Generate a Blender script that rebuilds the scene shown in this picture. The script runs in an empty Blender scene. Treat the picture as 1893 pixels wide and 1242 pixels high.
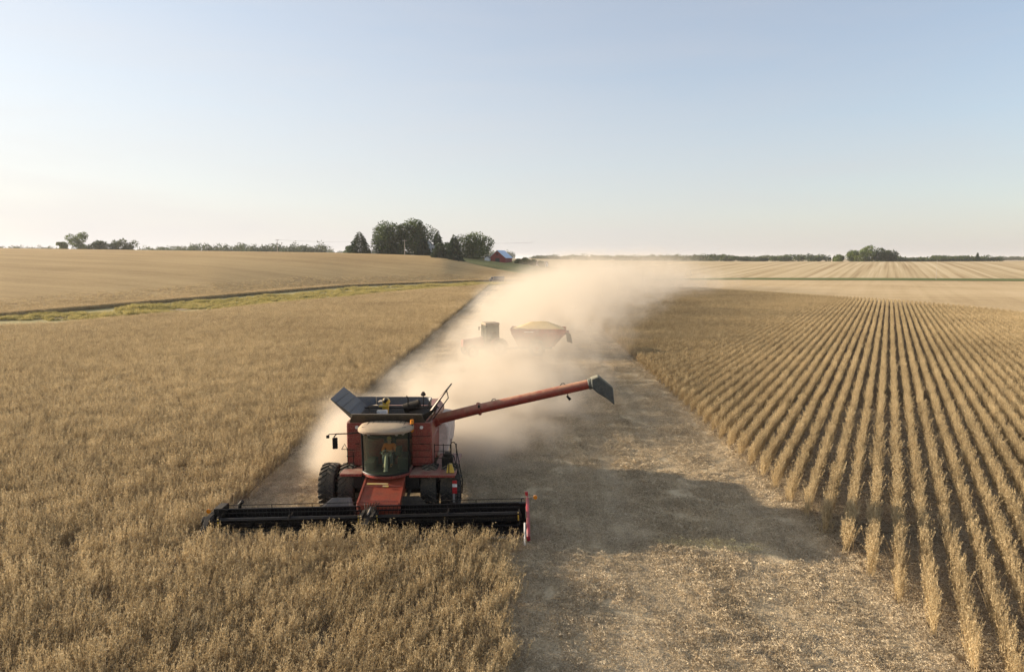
import bpy, math, random
import numpy as np
from mathutils import Vector, Matrix, Euler, noise as mnoise

random.seed(7)
RNG = np.random.default_rng(11)
C = bpy.context.scene.collection
SC = bpy.context.scene
R = math.radians
PI = math.pi

# ------------------------------------------------------------------ camera, sky, sun, exposure
CAM_H = 11.2
cam_d = bpy.data.cameras.new('camera')
cam = bpy.data.objects.new('camera', cam_d)
C.objects.link(cam)
cam.location = (0, 0, CAM_H)
cam.rotation_euler = (R(90 - 6.46), 0, 0)
cam_d.sensor_width = 36
cam_d.lens = 36 * 1263 / 1893
cam_d.clip_end = 40000
SC.camera = cam

SUN_EL = R(12.5)
SUN_AZ = R(166.5)              # direction towards the sun, measured from +X: left, slightly ahead of the camera
sun_vec = Vector((math.cos(SUN_AZ) * math.cos(SUN_EL), math.sin(SUN_AZ) * math.cos(SUN_EL), math.sin(SUN_EL)))
sd = bpy.data.lights.new('sun', 'SUN')
sd.energy = 5.0
sd.angle = R(0.53)
sd.color = (1.0, 0.86, 0.67)
sun = bpy.data.objects.new('sun', sd)
C.objects.link(sun)
sun.rotation_euler = (-sun_vec).to_track_quat('-Z', 'Y').to_euler()

VEIL_FALL, VEIL_SHADE, VEIL_SUN = 5.0, (2.52, 2.38, 2.50), (3.85, 3.68, 3.54)
W = bpy.data.worlds.new('World')
SC.world = W
W.use_nodes = True
wn, wl = W.node_tree.nodes, W.node_tree.links
bg = wn['Background']
sky = wn.new('ShaderNodeTexSky')
sky.sky_type = 'NISHITA'
sky.sun_disc = False
sky.sun_elevation = SUN_EL
sky.sun_rotation = math.atan2(sun_vec.x, sun_vec.y)
sky.altitude = 300
sky.air_density = 1.0
sky.dust_density = 1.0
sky.ozone_density = 1.6
bg.inputs['Strength'].default_value = 0.105
# thin high veil of cloud: whiter low down and towards the sun, in faint drifting streaks
tc = wn.new('ShaderNodeTexCoord')
sx = wn.new('ShaderNodeSeparateXYZ')
wl.new(tc.outputs['Generated'], sx.inputs[0])
def wm(op, a, b, clamp=False):
    n = wn.new('ShaderNodeMath'); n.operation = op; n.use_clamp = clamp
    for i, q in enumerate((a, b)):
        if isinstance(q, (int, float)): n.inputs[i].default_value = q
        else: wl.new(q, n.inputs[i])
    return n.outputs[0]
el = wm('MAXIMUM', sx.outputs[2], 0.0)
low = wm('POWER', 2.718, wm('MULTIPLY', el, -VEIL_FALL))
dt = wn.new('ShaderNodeVectorMath'); dt.operation = 'DOT_PRODUCT'
wl.new(tc.outputs['Generated'], dt.inputs[0]); dt.inputs[1].default_value = tuple(sun_vec)
sw = wm('ADD', wm('MULTIPLY', dt.outputs['Value'], 0.5), 0.5)
sw2 = wm('POWER', sw, 1.6)
mp = wn.new('ShaderNodeMapping'); mp.inputs['Scale'].default_value = (1.2, 2.2, 9.0); mp.inputs['Rotation'].default_value = (0.0, R(14), R(20))
wl.new(tc.outputs['Generated'], mp.inputs['Vector'])
cn = wn.new('ShaderNodeTexNoise'); cn.inputs['Scale'].default_value = 1.6; cn.inputs['Detail'].default_value = 5; cn.inputs['Roughness'].default_value = 0.55; cn.inputs['Distortion'].default_value = 0.4
wl.new(mp.outputs[0], cn.inputs['Vector'])
fac = wm('ADD', wm('MULTIPLY', low, 0.56), wm('ADD', wm('MULTIPLY', sw2, 0.42), 0.15))
fac = wm('ADD', fac, wm('MULTIPLY', wm('SUBTRACT', cn.outputs['Fac'], 0.5), 0.34), True)
vcol = wn.new('ShaderNodeMix'); vcol.data_type = 'RGBA'
wl.new(sw2, vcol.inputs[0]); vcol.inputs[6].default_value = (*VEIL_SHADE, 1); vcol.inputs[7].default_value = (*VEIL_SUN, 1)
vm = wn.new('ShaderNodeMix'); vm.data_type = 'RGBA'
wl.new(fac, vm.inputs[0]); wl.new(sky.outputs[0], vm.inputs[6]); wl.new(vcol.outputs[2], vm.inputs[7])
wl.new(vm.outputs[2], bg.inputs['Color'])

SC.view_settings.view_transform = 'Standard'
SC.view_settings.look = 'None'
SC.view_settings.exposure = 1.2
SC.view_settings.gamma = 1.0
SC.cycles.volume_bounces = 4
SC.cycles.max_bounces = 10
SC.cycles.transparent_max_bounces = 16

# ------------------------------------------------------------------ helpers
def tag(o, label=None, cat=None, group=None, kind=None):
    if label: o['label'] = label
    if cat: o['category'] = cat
    if group: o['group'] = group
    if kind: o['kind'] = kind
    return o

def empty(name, loc=(0, 0, 0), rz=0.0, label=None, cat=None, group=None):
    o = bpy.data.objects.new(name, None)
    C.objects.link(o)
    o.location = loc
    o.rotation_euler = (0, 0, rz)
    o.empty_display_size = 0.3
    return tag(o, label, cat, group)

def part_empty(name, parent, loc=(0, 0, 0), rot=(0, 0, 0)):
    o = bpy.data.objects.new(name, None)
    C.objects.link(o)
    o.parent = parent
    o.location = loc
    o.rotation_euler = rot
    return o

class MB:
    """collects shapes and links them as one mesh object"""
    def __init__(self):
        self.v, self.f, self.m = [], [], []
        self.mi = 0
    def add(self, vs, fs):
        b = len(self.v)
        self.v += [tuple(p) for p in vs]
        self.f += [tuple(b + i for i in f) for f in fs]
        self.m += [self.mi] * len(fs)
    def hexa(self, p):
        """8 points: bottom ring 0-3, top ring 4-7 (counter-clockwise from above)"""
        self.add(p, [(3, 2, 1, 0), (4, 5, 6, 7), (0, 1, 5, 4), (1, 2, 6, 5), (2, 3, 7, 6), (3, 0, 4, 7)])
    def box(self, c, s, rot=None):
        x, y, z = s[0] / 2, s[1] / 2, s[2] / 2
        p = [Vector(q) for q in ((-x, -y, -z), (x, -y, -z), (x, y, -z), (-x, y, -z), (-x, -y, z), (x, -y, z), (x, y, z), (-x, y, z))]
        if rot is not None:
            M = Euler(rot).to_matrix()
            p = [M @ q for q in p]
        c = Vector(c)
        self.hexa([q + c for q in p])
    def bx(self, x0, x1, y0, y1, z0, z1):
        self.box(((x0 + x1) / 2, (y0 + y1) / 2, (z0 + z1) / 2), (x1 - x0, y1 - y0, z1 - z0))
    def slab(self, quad, t):
        """flat panel: four corners and a thickness along its normal"""
        q = [Vector(a) for a in quad]
        n = (q[1] - q[0]).cross(q[3] - q[0]).normalized() * t
        self.hexa(q + [a + n for a in q])
    def cyl(self, p0, p1, r0, r1=None, n=12, cap=True):
        r1 = r0 if r1 is None else r1
        p0, p1 = Vector(p0), Vector(p1)
        d = (p1 - p0).normalized()
        a = d.orthogonal().normalized()
        b = d.cross(a)
        vs = []
        for p, r in ((p0, r0), (p1, r1)):
            for i in range(n):
                t = 2 * PI * i / n
                vs.append(p + (a * math.cos(t) + b * math.sin(t)) * r)
        fs = [(i, (i + 1) % n, n + (i + 1) % n, n + i) for i in range(n)]
        if cap:
            fs += [tuple(range(n - 1, -1, -1)), tuple(range(n, 2 * n))]
        self.add(vs, fs)
    def tube(self, pts, r, n=6):
        pts = [Vector(p) for p in pts]
        rings = []
        up = None
        for i, p in enumerate(pts):
            d = (pts[min(i + 1, len(pts) - 1)] - pts[max(i - 1, 0)]).normalized()
            if up is None:
                up = d.orthogonal().normalized()
            up = (up - d * up.dot(d)).normalized()
            b = d.cross(up)
            rr = r[i] if isinstance(r, (list, tuple)) else r
            rings.append([p + (up * math.cos(2 * PI * k / n) + b * math.sin(2 * PI * k / n)) * rr for k in range(n)])
        vs = [q for ring in rings for q in ring]
        fs = []
        for i in range(len(pts) - 1):
            for k in range(n):
                fs.append((i * n + k, i * n + (k + 1) % n, (i + 1) * n + (k + 1) % n, (i + 1) * n + k))
        fs += [tuple(range(n - 1, -1, -1)), tuple((len(pts) - 1) * n + k for k in range(n))]
        self.add(vs, fs)
    def prism(self, poly, d):
        """closed outline (3-D points) swept by the vector d"""
        n = len(poly)
        poly = [Vector(p) for p in poly]
        d = Vector(d)
        self.add(poly + [p + d for p in poly],
                 [tuple(range(n - 1, -1, -1)), tuple(range(n, 2 * n))] + [(i, (i + 1) % n, n + (i + 1) % n, n + i) for i in range(n)])
    def lathe_x(self, c, prof, n=32):
        """profile (x, r) turned about the X axis through c"""
        c = Vector(c)
        vs, fs = [], []
        for x, r in prof:
            for k in range(n):
                t = 2 * PI * k / n
                vs.append(c + Vector((x, r * math.cos(t), r * math.sin(t))))
        for i in range(len(prof) - 1):
            for k in range(n):
                fs.append((i * n + k, i * n + (k + 1) % n, (i + 1) * n + (k + 1) % n, (i + 1) * n + k))
        self.add(vs, fs)
    def quad(self, a, b, c, d):
        self.add([a, b, c, d], [(0, 1, 2, 3)])
    def build(self, name, mats, parent=None, bevel=0.0, smooth=True, angle=32):
        me = bpy.data.meshes.new(name)
        me.from_pydata(self.v, [], self.f)
        mats = mats if isinstance(mats, (list, tuple)) else [mats]
        for m in mats:
            me.materials.append(m)
        if len(mats) > 1:
            me.polygons.foreach_set('material_index', self.m)
        me.validate()
        if smooth:
            me.shade_smooth()
            me.set_sharp_from_angle(angle=R(angle))
        o = bpy.data.objects.new(name, me)
        C.objects.link(o)
        o.parent = parent
        if bevel:
            b = o.modifiers.new('bevel', 'BEVEL')
            b.width = bevel
            b.segments = 2
            b.limit_method = 'ANGLE'
            b.angle_limit = R(40)
        return o

# ---- materials
def new_mat(name):
    m = bpy.data.materials.new(name)
    m.use_nodes = True
    nt = m.node_tree
    return m, nt, nt.nodes['Principled BSDF']

def nmath(nt, op, a, b=None, c=None, clamp=False):
    n = nt.nodes.new('ShaderNodeMath')
    n.operation = op
    n.use_clamp = clamp
    for i, x in enumerate((a, b, c)):
        if x is None: continue
        if isinstance(x, (int, float)): n.inputs[i].default_value = x
        else: nt.links.new(x, n.inputs[i])
    return n.outputs[0]

def nmix(nt, fac, a, b):
    n = nt.nodes.new('ShaderNodeMix')
    n.data_type = 'RGBA'
    for s, x in ((0, fac), (6, a), (7, b)):
        if isinstance(x, (int, float)): n.inputs[s].default_value = x
        elif isinstance(x, (tuple, list)): n.inputs[s].default_value = (*x[:3], 1)
        else: nt.links.new(x, n.inputs[s])
    return n.outputs[2]

def nnoise(nt, scale, detail=4, rough=0.55, vec=None, dist=0.0):
    n = nt.nodes.new('ShaderNodeTexNoise')
    n.inputs['Scale'].default_value = scale
    n.inputs['Detail'].default_value = detail
    n.inputs['Roughness'].default_value = rough
    n.inputs['Distortion'].default_value = dist
    if vec is not None: nt.links.new(vec, n.inputs['Vector'])
    return n.outputs['Fac']

def nramp(nt, fac, stops):
    n = nt.nodes.new('ShaderNodeValToRGB')
    nt.links.new(fac, n.inputs[0])
    e = n.color_ramp.elements
    while len(e) < len(stops): e.new(0.5)
    for q, (p, c) in zip(e, stops):
        q.position = p
        q.color = (*c, 1) if len(c) == 3 else c
    return n.outputs[0]

def nmap(nt, scale=(1, 1, 1), rot=(0, 0, 0), src='world'):
    if src == 'world':
        v = nt.nodes.new('ShaderNodeNewGeometry').outputs['Position']
    else:
        v = nt.nodes.new('ShaderNodeTexCoord').outputs['Object']
    m = nt.nodes.new('ShaderNodeMapping')
    m.vector_type = 'TEXTURE'
    m.inputs['Scale'].default_value = tuple(1 / c for c in scale)
    m.inputs['Rotation'].default_value = rot
    nt.links.new(v, m.inputs['Vector'])
    return m.outputs[0]

def smoothstep(nt, x, a, b):
    n = nt.nodes.new('ShaderNodeMapRange')
    n.interpolation_type = 'SMOOTHSTEP'
    n.inputs['From Min'].default_value = a
    n.inputs['From Max'].default_value = b
    nt.links.new(x, n.inputs['Value'])
    return n.outputs['Result']

DUSTC = (0.50, 0.39, 0.26)
def paint(name, col, rough=0.45, metal=0.0, dust=0.35, top=0.5, grime=0.6, scale=3.0, dustc=DUSTC, spec=0.5):
    """machine surface: own colour, worn patches, and settled field dust (most of it on faces that look up)"""
    m, nt, p = new_mat(name)
    v = nmap(nt, src='object')
    n1 = nnoise(nt, scale, 6, 0.6, v)
    n2 = nnoise(nt, scale * 7, 4, 0.6, v)
    base = nmix(nt, smoothstep(nt, n1, 0.35, 0.7), col, tuple(c * grime for c in col))
    g = nt.nodes.new('ShaderNodeNewGeometry')
    sp = nt.nodes.new('ShaderNodeSeparateXYZ')
    nt.links.new(g.outputs['Normal'], sp.inputs[0])
    up = nmath(nt, 'MAXIMUM', sp.outputs['Z'], 0.0)
    d = nmath(nt, 'ADD', nmath(nt, 'MULTIPLY', nmath(nt, 'MULTIPLY', up, top), nmath(nt, 'ADD', smoothstep(nt, n1, 0.35, 0.6), 0.55)), nmath(nt, 'MULTIPLY', smoothstep(nt, n2, 0.42, 0.68), dust), clamp=True)
    nt.links.new(nmix(nt, d, base, dustc), p.inputs['Base Color'])
    nt.links.new(nmath(nt, 'ADD', rough, nmath(nt, 'MULTIPLY', d, 0.5), clamp=True), p.inputs['Roughness'])
    p.inputs['Metallic'].default_value = metal
    p.inputs['Specular IOR Level'].default_value = spec
    return m

def flat(name, col, rough=0.6, metal=0.0, var=0.25, scale=8.0, emit=None):
    m, nt, p = new_mat(name)
    n = nnoise(nt, scale, 4, 0.6, nmap(nt, src='object'))
    nt.links.new(nmix(nt, n, tuple(c * (1 - var) for c in col), tuple(min(1, c * (1 + var)) for c in col)), p.inputs['Base Color'])
    p.inputs['Roughness'].default_value = rough
    p.inputs['Metallic'].default_value = metal
    return m

M = {}
M['red'] = paint('red paint', (0.215, 0.014, 0.010), 0.40, dust=0.22, top=0.26)
M['cart_red'] = paint('cart red', (0.36, 0.040, 0.022), 0.5, dust=0.15, top=0.2)
M['red_orange'] = paint('scuffed orange red paint', (0.28, 0.036, 0.012), 0.45, dust=0.2, top=0.05, dustc=(0.42, 0.22, 0.12))
M['auger_red'] = paint('faded auger red', (0.23, 0.024, 0.015), 0.45, dust=0.12, top=0.5, dustc=(0.52, 0.30, 0.17))
M['magenta_red'] = paint('shield red', (0.30, 0.008, 0.03), 0.35, dust=0.06, top=0.1)
M['black'] = paint('black steel', (0.004, 0.004, 0.005), 0.45, dust=0.015, top=0.02, spec=0.18)
M['dark'] = paint('dark machinery', (0.008, 0.0075, 0.007), 0.65, dust=0.05, top=0.07, spec=0.2)
M['grey'] = paint('grey tank panel', (0.055, 0.058, 0.066), 0.5, dust=0.12, top=0.12)
M['tank'] = paint('tank inside', (0.035, 0.034, 0.033), 0.6, dust=0.12, top=0.12)
M['olive'] = paint('dusty tank lip', (0.060, 0.046, 0.030), 0.6, dust=0.12, top=0.25)
M['roof'] = paint('dusty cab roof', (0.31, 0.215, 0.145), 0.6, dust=0.5, top=0.4, dustc=(0.44, 0.335, 0.205))
M['whitepanel'] = paint('dusty white panel', (0.62, 0.47, 0.41), 0.55, dust=0.4, top=0.4)
M['rubber'] = paint('tyre rubber', (0.016, 0.015, 0.014), 0.8, dust=0.35, top=0.4, dustc=(0.22, 0.17, 0.11))
M['rim'] = paint('rim silver', (0.35, 0.33, 0.31), 0.5, metal=0.2, dust=0.5)
M['steel'] = paint('worn steel', (0.38, 0.37, 0.36), 0.4, metal=0.6, dust=0.3)
M['spout'] = paint('dark rubber spout', (0.055, 0.06, 0.058), 0.7, dust=0.2, top=0.5, dustc=(0.30, 0.27, 0.18))
M['yellow'] = paint('yellow', (0.62, 0.40, 0.03), 0.5, dust=0.2)
M['white'] = paint('white', (0.78, 0.76, 0.72), 0.5, dust=0.15)
M['amber'] = flat('amber lens', (0.60, 0.20, 0.015), 0.25)
M['lensred'] = flat('red lens', (0.34, 0.012, 0.016), 0.3)
M['cabdark'] = flat('cab interior', (0.025, 0.028, 0.024), 0.7)
M['seat'] = flat('seat fabric', (0.03, 0.03, 0.032), 0.9)
M['skin'] = flat('skin', (0.50, 0.27, 0.18), 0.55, var=0.1)
M['shirt'] = flat('orange shirt', (0.75, 0.19, 0.02), 0.85, var=0.15)
M['trousers'] = flat('grey blue trousers', (0.10, 0.12, 0.15), 0.9)
M['cap'] = flat('tan cap', (0.42, 0.30, 0.10), 0.85)
M['grain'] = flat('harvested beans', (0.66, 0.46, 0.19), 0.8, var=0.25, scale=30)

def glass_mat(name, tint, alpha, rough=0.08):
    m, nt, p = new_mat(name)
    t = nt.nodes.new('ShaderNodeBsdfTransparent')
    t.inputs['Color'].default_value = (*tint, 1)
    p.inputs['Base Color'].default_value = (0.10, 0.11, 0.085, 1)
    p.inputs['Roughness'].default_value = rough
    n = nnoise(nt, 5, 5, 0.6, nmap(nt, src='object'))
    mx = nt.nodes.new('ShaderNodeMixShader')
    nt.links.new(nmath(nt, 'ADD', alpha - 0.08, nmath(nt, 'MULTIPLY', n, 0.16)), mx.inputs[0])
    nt.links.new(t.outputs[0], mx.inputs[1])
    nt.links.new(p.outputs[0], mx.inputs[2])
    nt.links.new(mx.outputs[0], nt.nodes['Material Output'].inputs['Surface'])
    return m
M['glass_dark'] = glass_mat('dusty dark glass', (0.35, 0.40, 0.36), 0.5)
M['glass'] = glass_mat('dusty green cab glass', (0.72, 0.80, 0.66), 0.22)

def leafy(name, lo, mid, hi, patch=0.05, trans=0.3, instvar=0.25, rough=0.75, stretch=None):
    """plant matter: colour by its own tint attribute, by plant, and by patch of field; thin, so light passes through"""
    m, nt, p = new_mat(name)
    a = nt.nodes.new('ShaderNodeAttribute')
    a.attribute_name = 'tint'
    oi = nt.nodes.new('ShaderNodeObjectInfo')
    f = nmath(nt, 'ADD', a.outputs['Fac'], nmath(nt, 'MULTIPLY', nmath(nt, 'SUBTRACT', oi.outputs['Random'], 0.5), instvar))
    pn = nnoise(nt, 1.0, 4, 0.6, nmap(nt, stretch, (0, 0, R(-1.1)))) if stretch else nnoise(nt, patch, 3, 0.6, nmap(nt))
    f = nmath(nt, 'ADD', f, nmath(nt, 'MULTIPLY', nmath(nt, 'SUBTRACT', pn, 0.5), 0.55), clamp=True)
    col = nramp(nt, f, [(0.0, lo), (0.5, mid), (1.0, hi)])
    nt.links.new(col, p.inputs['Base Color'])
    p.inputs['Roughness'].default_value = rough
    p.inputs['Specular IOR Level'].default_value = 0.25
    t = nt.nodes.new('ShaderNodeBsdfTranslucent')
    nt.links.new(col, t.inputs['Color'])
    mx = nt.nodes.new('ShaderNodeMixShader')
    mx.inputs[0].default_value = trans
    nt.links.new(p.outputs[0], mx.inputs[1])
    nt.links.new(t.outputs[0], mx.inputs[2])
    nt.links.new(mx.outputs[0], nt.nodes['Material Output'].inputs['Surface'])
    return m

M['bean'] = leafy('ripe bean plants', (0.165, 0.113, 0.056), (0.48, 0.363, 0.197), (0.75, 0.60, 0.36), patch=0.045)
M['straw'] = leafy('bean straw', (0.20, 0.15, 0.09), (0.63, 0.51, 0.34), (0.80, 0.67, 0.46), trans=0.15, stretch=(1.1, 0.06, 1))
M['grass'] = leafy('dry and green grass', (0.28, 0.25, 0.07), (0.52, 0.44, 0.17), (0.72, 0.60, 0.32), patch=0.09)
M['leaf'] = leafy('broadleaf foliage', (0.022, 0.040, 0.010), (0.055, 0.085, 0.022), (0.13, 0.155, 0.04), patch=0.06, trans=0.35)
M['leaf_pale'] = leafy('pale broadleaf foliage', (0.05, 0.075, 0.018), (0.10, 0.14, 0.035), (0.20, 0.22, 0.06), patch=0.06, trans=0.35)
M['needle'] = leafy('dark conifer needles', (0.018, 0.032, 0.013), (0.036, 0.058, 0.021), (0.08, 0.10, 0.035), patch=0.06, trans=0.15)
M['far_leaf'] = leafy('far woodland foliage', (0.03, 0.05, 0.018), (0.06, 0.085, 0.03), (0.13, 0.14, 0.06), patch=0.02, trans=0.3)
M['bark'] = flat('bark', (0.10, 0.075, 0.05), 0.9)
M['pole'] = flat('weathered pole wood', (0.34, 0.29, 0.24), 0.85)
M['barn_red'] = flat('barn red boards', (0.24, 0.035, 0.03), 0.8, scale=1.5)
M['barn_roof'] = flat('pale blue sheet metal', (0.42, 0.52, 0.66), 0.4, metal=0.3, scale=1.0)
M['house_white'] = flat('white siding', (0.62, 0.62, 0.63), 0.7)
M['house_roof'] = flat('grey shingles', (0.16, 0.15, 0.16), 0.8)
M['door_dark'] = flat('dark opening', (0.03, 0.025, 0.03), 0.8)

# ------------------------------------------------------------------ terrain
UW = [-.75, -.59, -.433, -.242, -.0446, .05, .34, .747]
YW = [129., 154.5, 192.3, 269., 332., 350., 375., 348.]
UC = [-.75, -.27, -.07, .05, .2, .34, .55, .75]
HC = [16.6, 14.0, 11.9, 10.7, 8.2, 7.6, 7.6, 7.8]
YC_U, YC = [-.1, .02, .2], [430., 520., 780.]
def height(x, y):
    if y < 60: return 0.0
    u = x / y
    yw, hc, yc = np.interp(u, UW, YW), np.interp(u, UC, HC), np.interp(u, YC_U, YC)
    t = (y - yw - 4) / (yc - yw)
    if t <= 0: return 0.0
    if t < 1: return hc * math.sin(t * PI / 2) ** 1.15
    return hc * (1 - 0.12 * min(1.5, t - 1))

def axis_y():
    ys = list(np.arange(-120, 100, 20.0))
    y = 100.0
    while y < 900: ys.append(y); y += 6 + (y - 100) * 0.012
    while y < 16000: ys.append(y); y *= 1.18
    return ys

def sheet(name, ys, us, hfun, mat, mask=None, kind='structure', off=0.0):
    """ground sheet: vertices at x = u * y for the given rays"""
    vs = [(u * yy, y, hfun(u * yy, y) + off) for y, yy in ys for u in us]
    n = len(us)
    fs = []
    for i in range(len(ys) - 1):
        for j in range(n - 1):
            fs.append((i * n + j, i * n + j + 1, (i + 1) * n + j + 1, (i + 1) * n + j))
    me = bpy.data.meshes.new(name)
    me.from_pydata(vs, [], fs)
    me.materials.append(mat)
    me.shade_smooth()
    o = bpy.data.objects.new(name, me)
    C.objects.link(o)
    o['kind'] = kind
    return o

def field_mat(name, cols, fine=2.0, patch=0.02, streak=None, bump=0.4, bumpscale=3.0, streak_amt=0.3, fw=0.6, pw=0.55):
    m, nt, p = new_mat(name)
    v = nmap(nt)
    f = nmath(nt, 'ADD', nmath(nt, 'MULTIPLY', nnoise(nt, fine, 8, 0.7, v), fw), nmath(nt, 'MULTIPLY', nnoise(nt, patch, 4, 0.6, v), pw))
    f = nmath(nt, 'ADD', f, 0.575 - 0.5 * (fw + pw))
    if streak:
        for sc, rz in streak:
            s = nnoise(nt, 1.0, 3, 0.6, nmap(nt, (sc[0], sc[1], 0.0005), (0, 0, rz)))
            f = nmath(nt, 'ADD', f, nmath(nt, 'MULTIPLY', nmath(nt, 'SUBTRACT', s, 0.5), streak_amt))
    col = nramp(nt, f, [(0.35, cols[0]), (0.575, cols[1]), (0.8, cols[2])])
    nt.links.new(col, p.inputs['Base Color'])
    p.inputs['Roughness'].default_value = 0.95
    p.inputs['Specular IOR Level'].default_value = 0.1
    b = nt.nodes.new('ShaderNodeBump')
    b.inputs['Strength'].default_value = bump
    b.inputs['Distance'].default_value = 0.25
    nt.links.new(nnoise(nt, bumpscale, 6, 0.65, v), b.inputs['Height'])
    nt.links.new(b.outputs[0], p.inputs['Normal'])
    return m

M['ground'] = field_mat('stubble soil', ((0.19, 0.14, 0.08), (0.47, 0.36, 0.215), (0.70, 0.56, 0.36)), fine=9.0, patch=0.08,
                        streak=[((1.3, 0.04, 1), R(-1.1)), ((0.45, 0.015, 1), R(-1.1))], streak_amt=0.5, bumpscale=9)
us = list(np.linspace(-1.35, 1.35, 181))
sheet('ground', [(y, max(y, 0) + 130) for y in axis_y()], us, height, M['ground'])

def patch_sheet(name, lo, hi, n_u, n_t, mat, off, kind='structure', hfun=height, wall=0.0):
    """sheet between two polylines (near edge lo, far edge hi), draped on the terrain; wall adds a skirt so it has thickness"""
    def along(pl, s):
        pl = np.array(pl, float)
        d = np.r_[0, np.cumsum(np.hypot(*np.diff(pl, axis=0).T))]
        return np.interp(s * d[-1], d, pl[:, 0]), np.interp(s * d[-1], d, pl[:, 1])
    vs = []
    for j in range(n_t + 1):
        t = j / n_t
        for i in range(n_u + 1):
            a, b = along(lo, i / n_u), along(hi, i / n_u)
            x, y = a[0] + (b[0] - a[0]) * t, a[1] + (b[1] - a[1]) * t
            vs.append((x, y, hfun(x, y) + off))
    n = n_u + 1
    fs = [(j * n + i, j * n + i + 1, (j + 1) * n + i + 1, (j + 1) * n + i) for j in range(n_t) for i in range(n_u)]
    if wall:
        ring = list(range(n)) + [j * n + n_u for j in range(1, n_t + 1)] + [n_t * n + i for i in range(n_u - 1, -1, -1)] + [j * n for j in range(n_t - 1, 0, -1)]
        b0 = len(vs)
        vs += [(vs[k][0], vs[k][1], vs[k][2] - wall) for k in ring]
        L = len(ring)
        fs += [(ring[(k + 1) % L], ring[k], b0 + k, b0 + (k + 1) % L) for k in range(L)]
    me = bpy.data.meshes.new(name)
    me.from_pydata(vs, [], fs)
    me.materials.append(mat)
    me.shade_smooth()
    me.set_sharp_from_angle(angle=R(40))
    o = bpy.data.objects.new(name, me)
    C.objects.link(o)
    if kind: o['kind'] = kind
    return o

def ray_line(us_, ys_):
    return [(u * y, y) for u, y in zip(us_, ys_)]

WAY_UP = [(-165, 82), (-118, 110), (-97.0, 129.0), (-91.5, 154.5), (-83.2, 192.3), (-65.2, 269.1), (-14.8, 331.9), (17, 340)]
WAY_LO = [(-150, 72), (-104, 96), (-87.4, 116.2), (-80.2, 119.1), (-74.8, 135.2), (-65.5, 151.1), (-48.7, 200.5), (-19.1, 279.7), (-9.0, 300)]   # as seen over the tops of the nearer crop
TURF_LO = [(x * .94, y * .94) for x, y in WAY_LO]

# far bean field on the rising ground to the left
M['hill_beans'] = field_mat('ripe far beans', ((0.27, 0.17, 0.07), (0.41, 0.275, 0.12), (0.50, 0.35, 0.165)), fine=1.6, patch=0.012,
                            streak=[((0.012, 0.16, 1), R(-8)), ((0.006, 0.07, 1), R(4)), ((1.2, 0.05, 1), R(-20))], bump=0.9, bumpscale=2.2, streak_amt=0.32)
hill_far = [(-640, 430)] + ray_line([-.75, -.5, -.27, -.12, -.05, .0, .055], [445, 440, 432, 412, 392, 378, 366])
hb = patch_sheet('hill_field', WAY_UP, hill_far, 120, 60, M['hill_beans'], 0.95, kind='structure', wall=0.95)

# grassed waterway
M['waterway'] = field_mat('waterway turf', ((0.24, 0.185, 0.08), (0.36, 0.295, 0.13), (0.47, 0.38, 0.19)), fine=0.9, patch=0.05, bumpscale=2)
patch_sheet('grass_waterway', TURF_LO, WAY_UP, 90, 4, M['waterway'], 0.10)
M['track'] = field_mat('dirt track', ((0.22, 0.15, 0.09), (0.36, 0.26, 0.16), (0.46, 0.35, 0.23)), fine=1.5, patch=0.1)
patch_sheet('dirt_path', [(-118, 98), (-96, 118), (-80, 130), (-70, 150)], [(-122, 105), (-99, 124), (-84, 138), (-72.5, 153)], 40, 3, M['track'], 0.16)

# right-hand side: green strip and the mown field beyond it
M['harvested'] = field_mat('harvested bean ground', ((0.38, 0.26, 0.13), (0.54, 0.39, 0.21), (0.64, 0.48, 0.28)), fine=1.2, patch=0.02,
                           streak=[((0.008, 0.12, 1), R(-4)), ((0.25, 0.006, 1), R(-28.8))], streak_amt=0.30, bump=0.3)
patch_sheet('harvested_field', ray_line([.06, .2, .28, .311, .439, .751, 1.0], [272, 258, 241, 228, 194, 130, 100]), ray_line([.06, .2, .34, .55, .747, 1.0], [341, 353, 362, 351, 339, 318]), 80, 12, M['harvested'], 0.05)
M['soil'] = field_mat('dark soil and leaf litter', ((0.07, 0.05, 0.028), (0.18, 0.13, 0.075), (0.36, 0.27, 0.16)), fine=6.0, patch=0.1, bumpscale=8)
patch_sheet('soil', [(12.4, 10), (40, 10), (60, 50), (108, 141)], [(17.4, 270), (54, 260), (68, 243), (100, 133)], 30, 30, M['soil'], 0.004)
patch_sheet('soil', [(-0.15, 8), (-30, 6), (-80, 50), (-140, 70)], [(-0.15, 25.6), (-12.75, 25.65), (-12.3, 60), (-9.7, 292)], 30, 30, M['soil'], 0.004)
M['green'] = field_mat('green verge', ((0.07, 0.085, 0.025), (0.13, 0.15, 0.045), (0.20, 0.20, 0.07)), fine=1.0, patch=0.03)
gl = ray_line([.02, .2, .34, .55, .747, .95], [338, 352, 361, 350, 338, 322])
gh = ray_line([.02, .2, .34, .55, .747, .95], [358, 374, 387, 380, 366, 350])
patch_sheet('grass_verge', gl, gh, 80, 3, M['green'], 0.22)
M['mown'] = field_mat('mown stubble with tracks', ((0.33, 0.22, 0.105), (0.50, 0.37, 0.20), (0.64, 0.50, 0.30)), fine=0.6, patch=0.01,
                      streak=[((0.16, 0.0012, 1), R(-28.8)), ((0.40, 0.002, 1), R(-28.8))], streak_amt=0.85, bump=0.15, fw=0.12, pw=0.2)
mh = ray_line([.02, .2, .34, .55, .747, .95], [520, 770, 775, 775, 775, 775])
patch_sheet('mown_field', gh, mh, 90, 40, M['mown'], 0.25)

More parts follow.
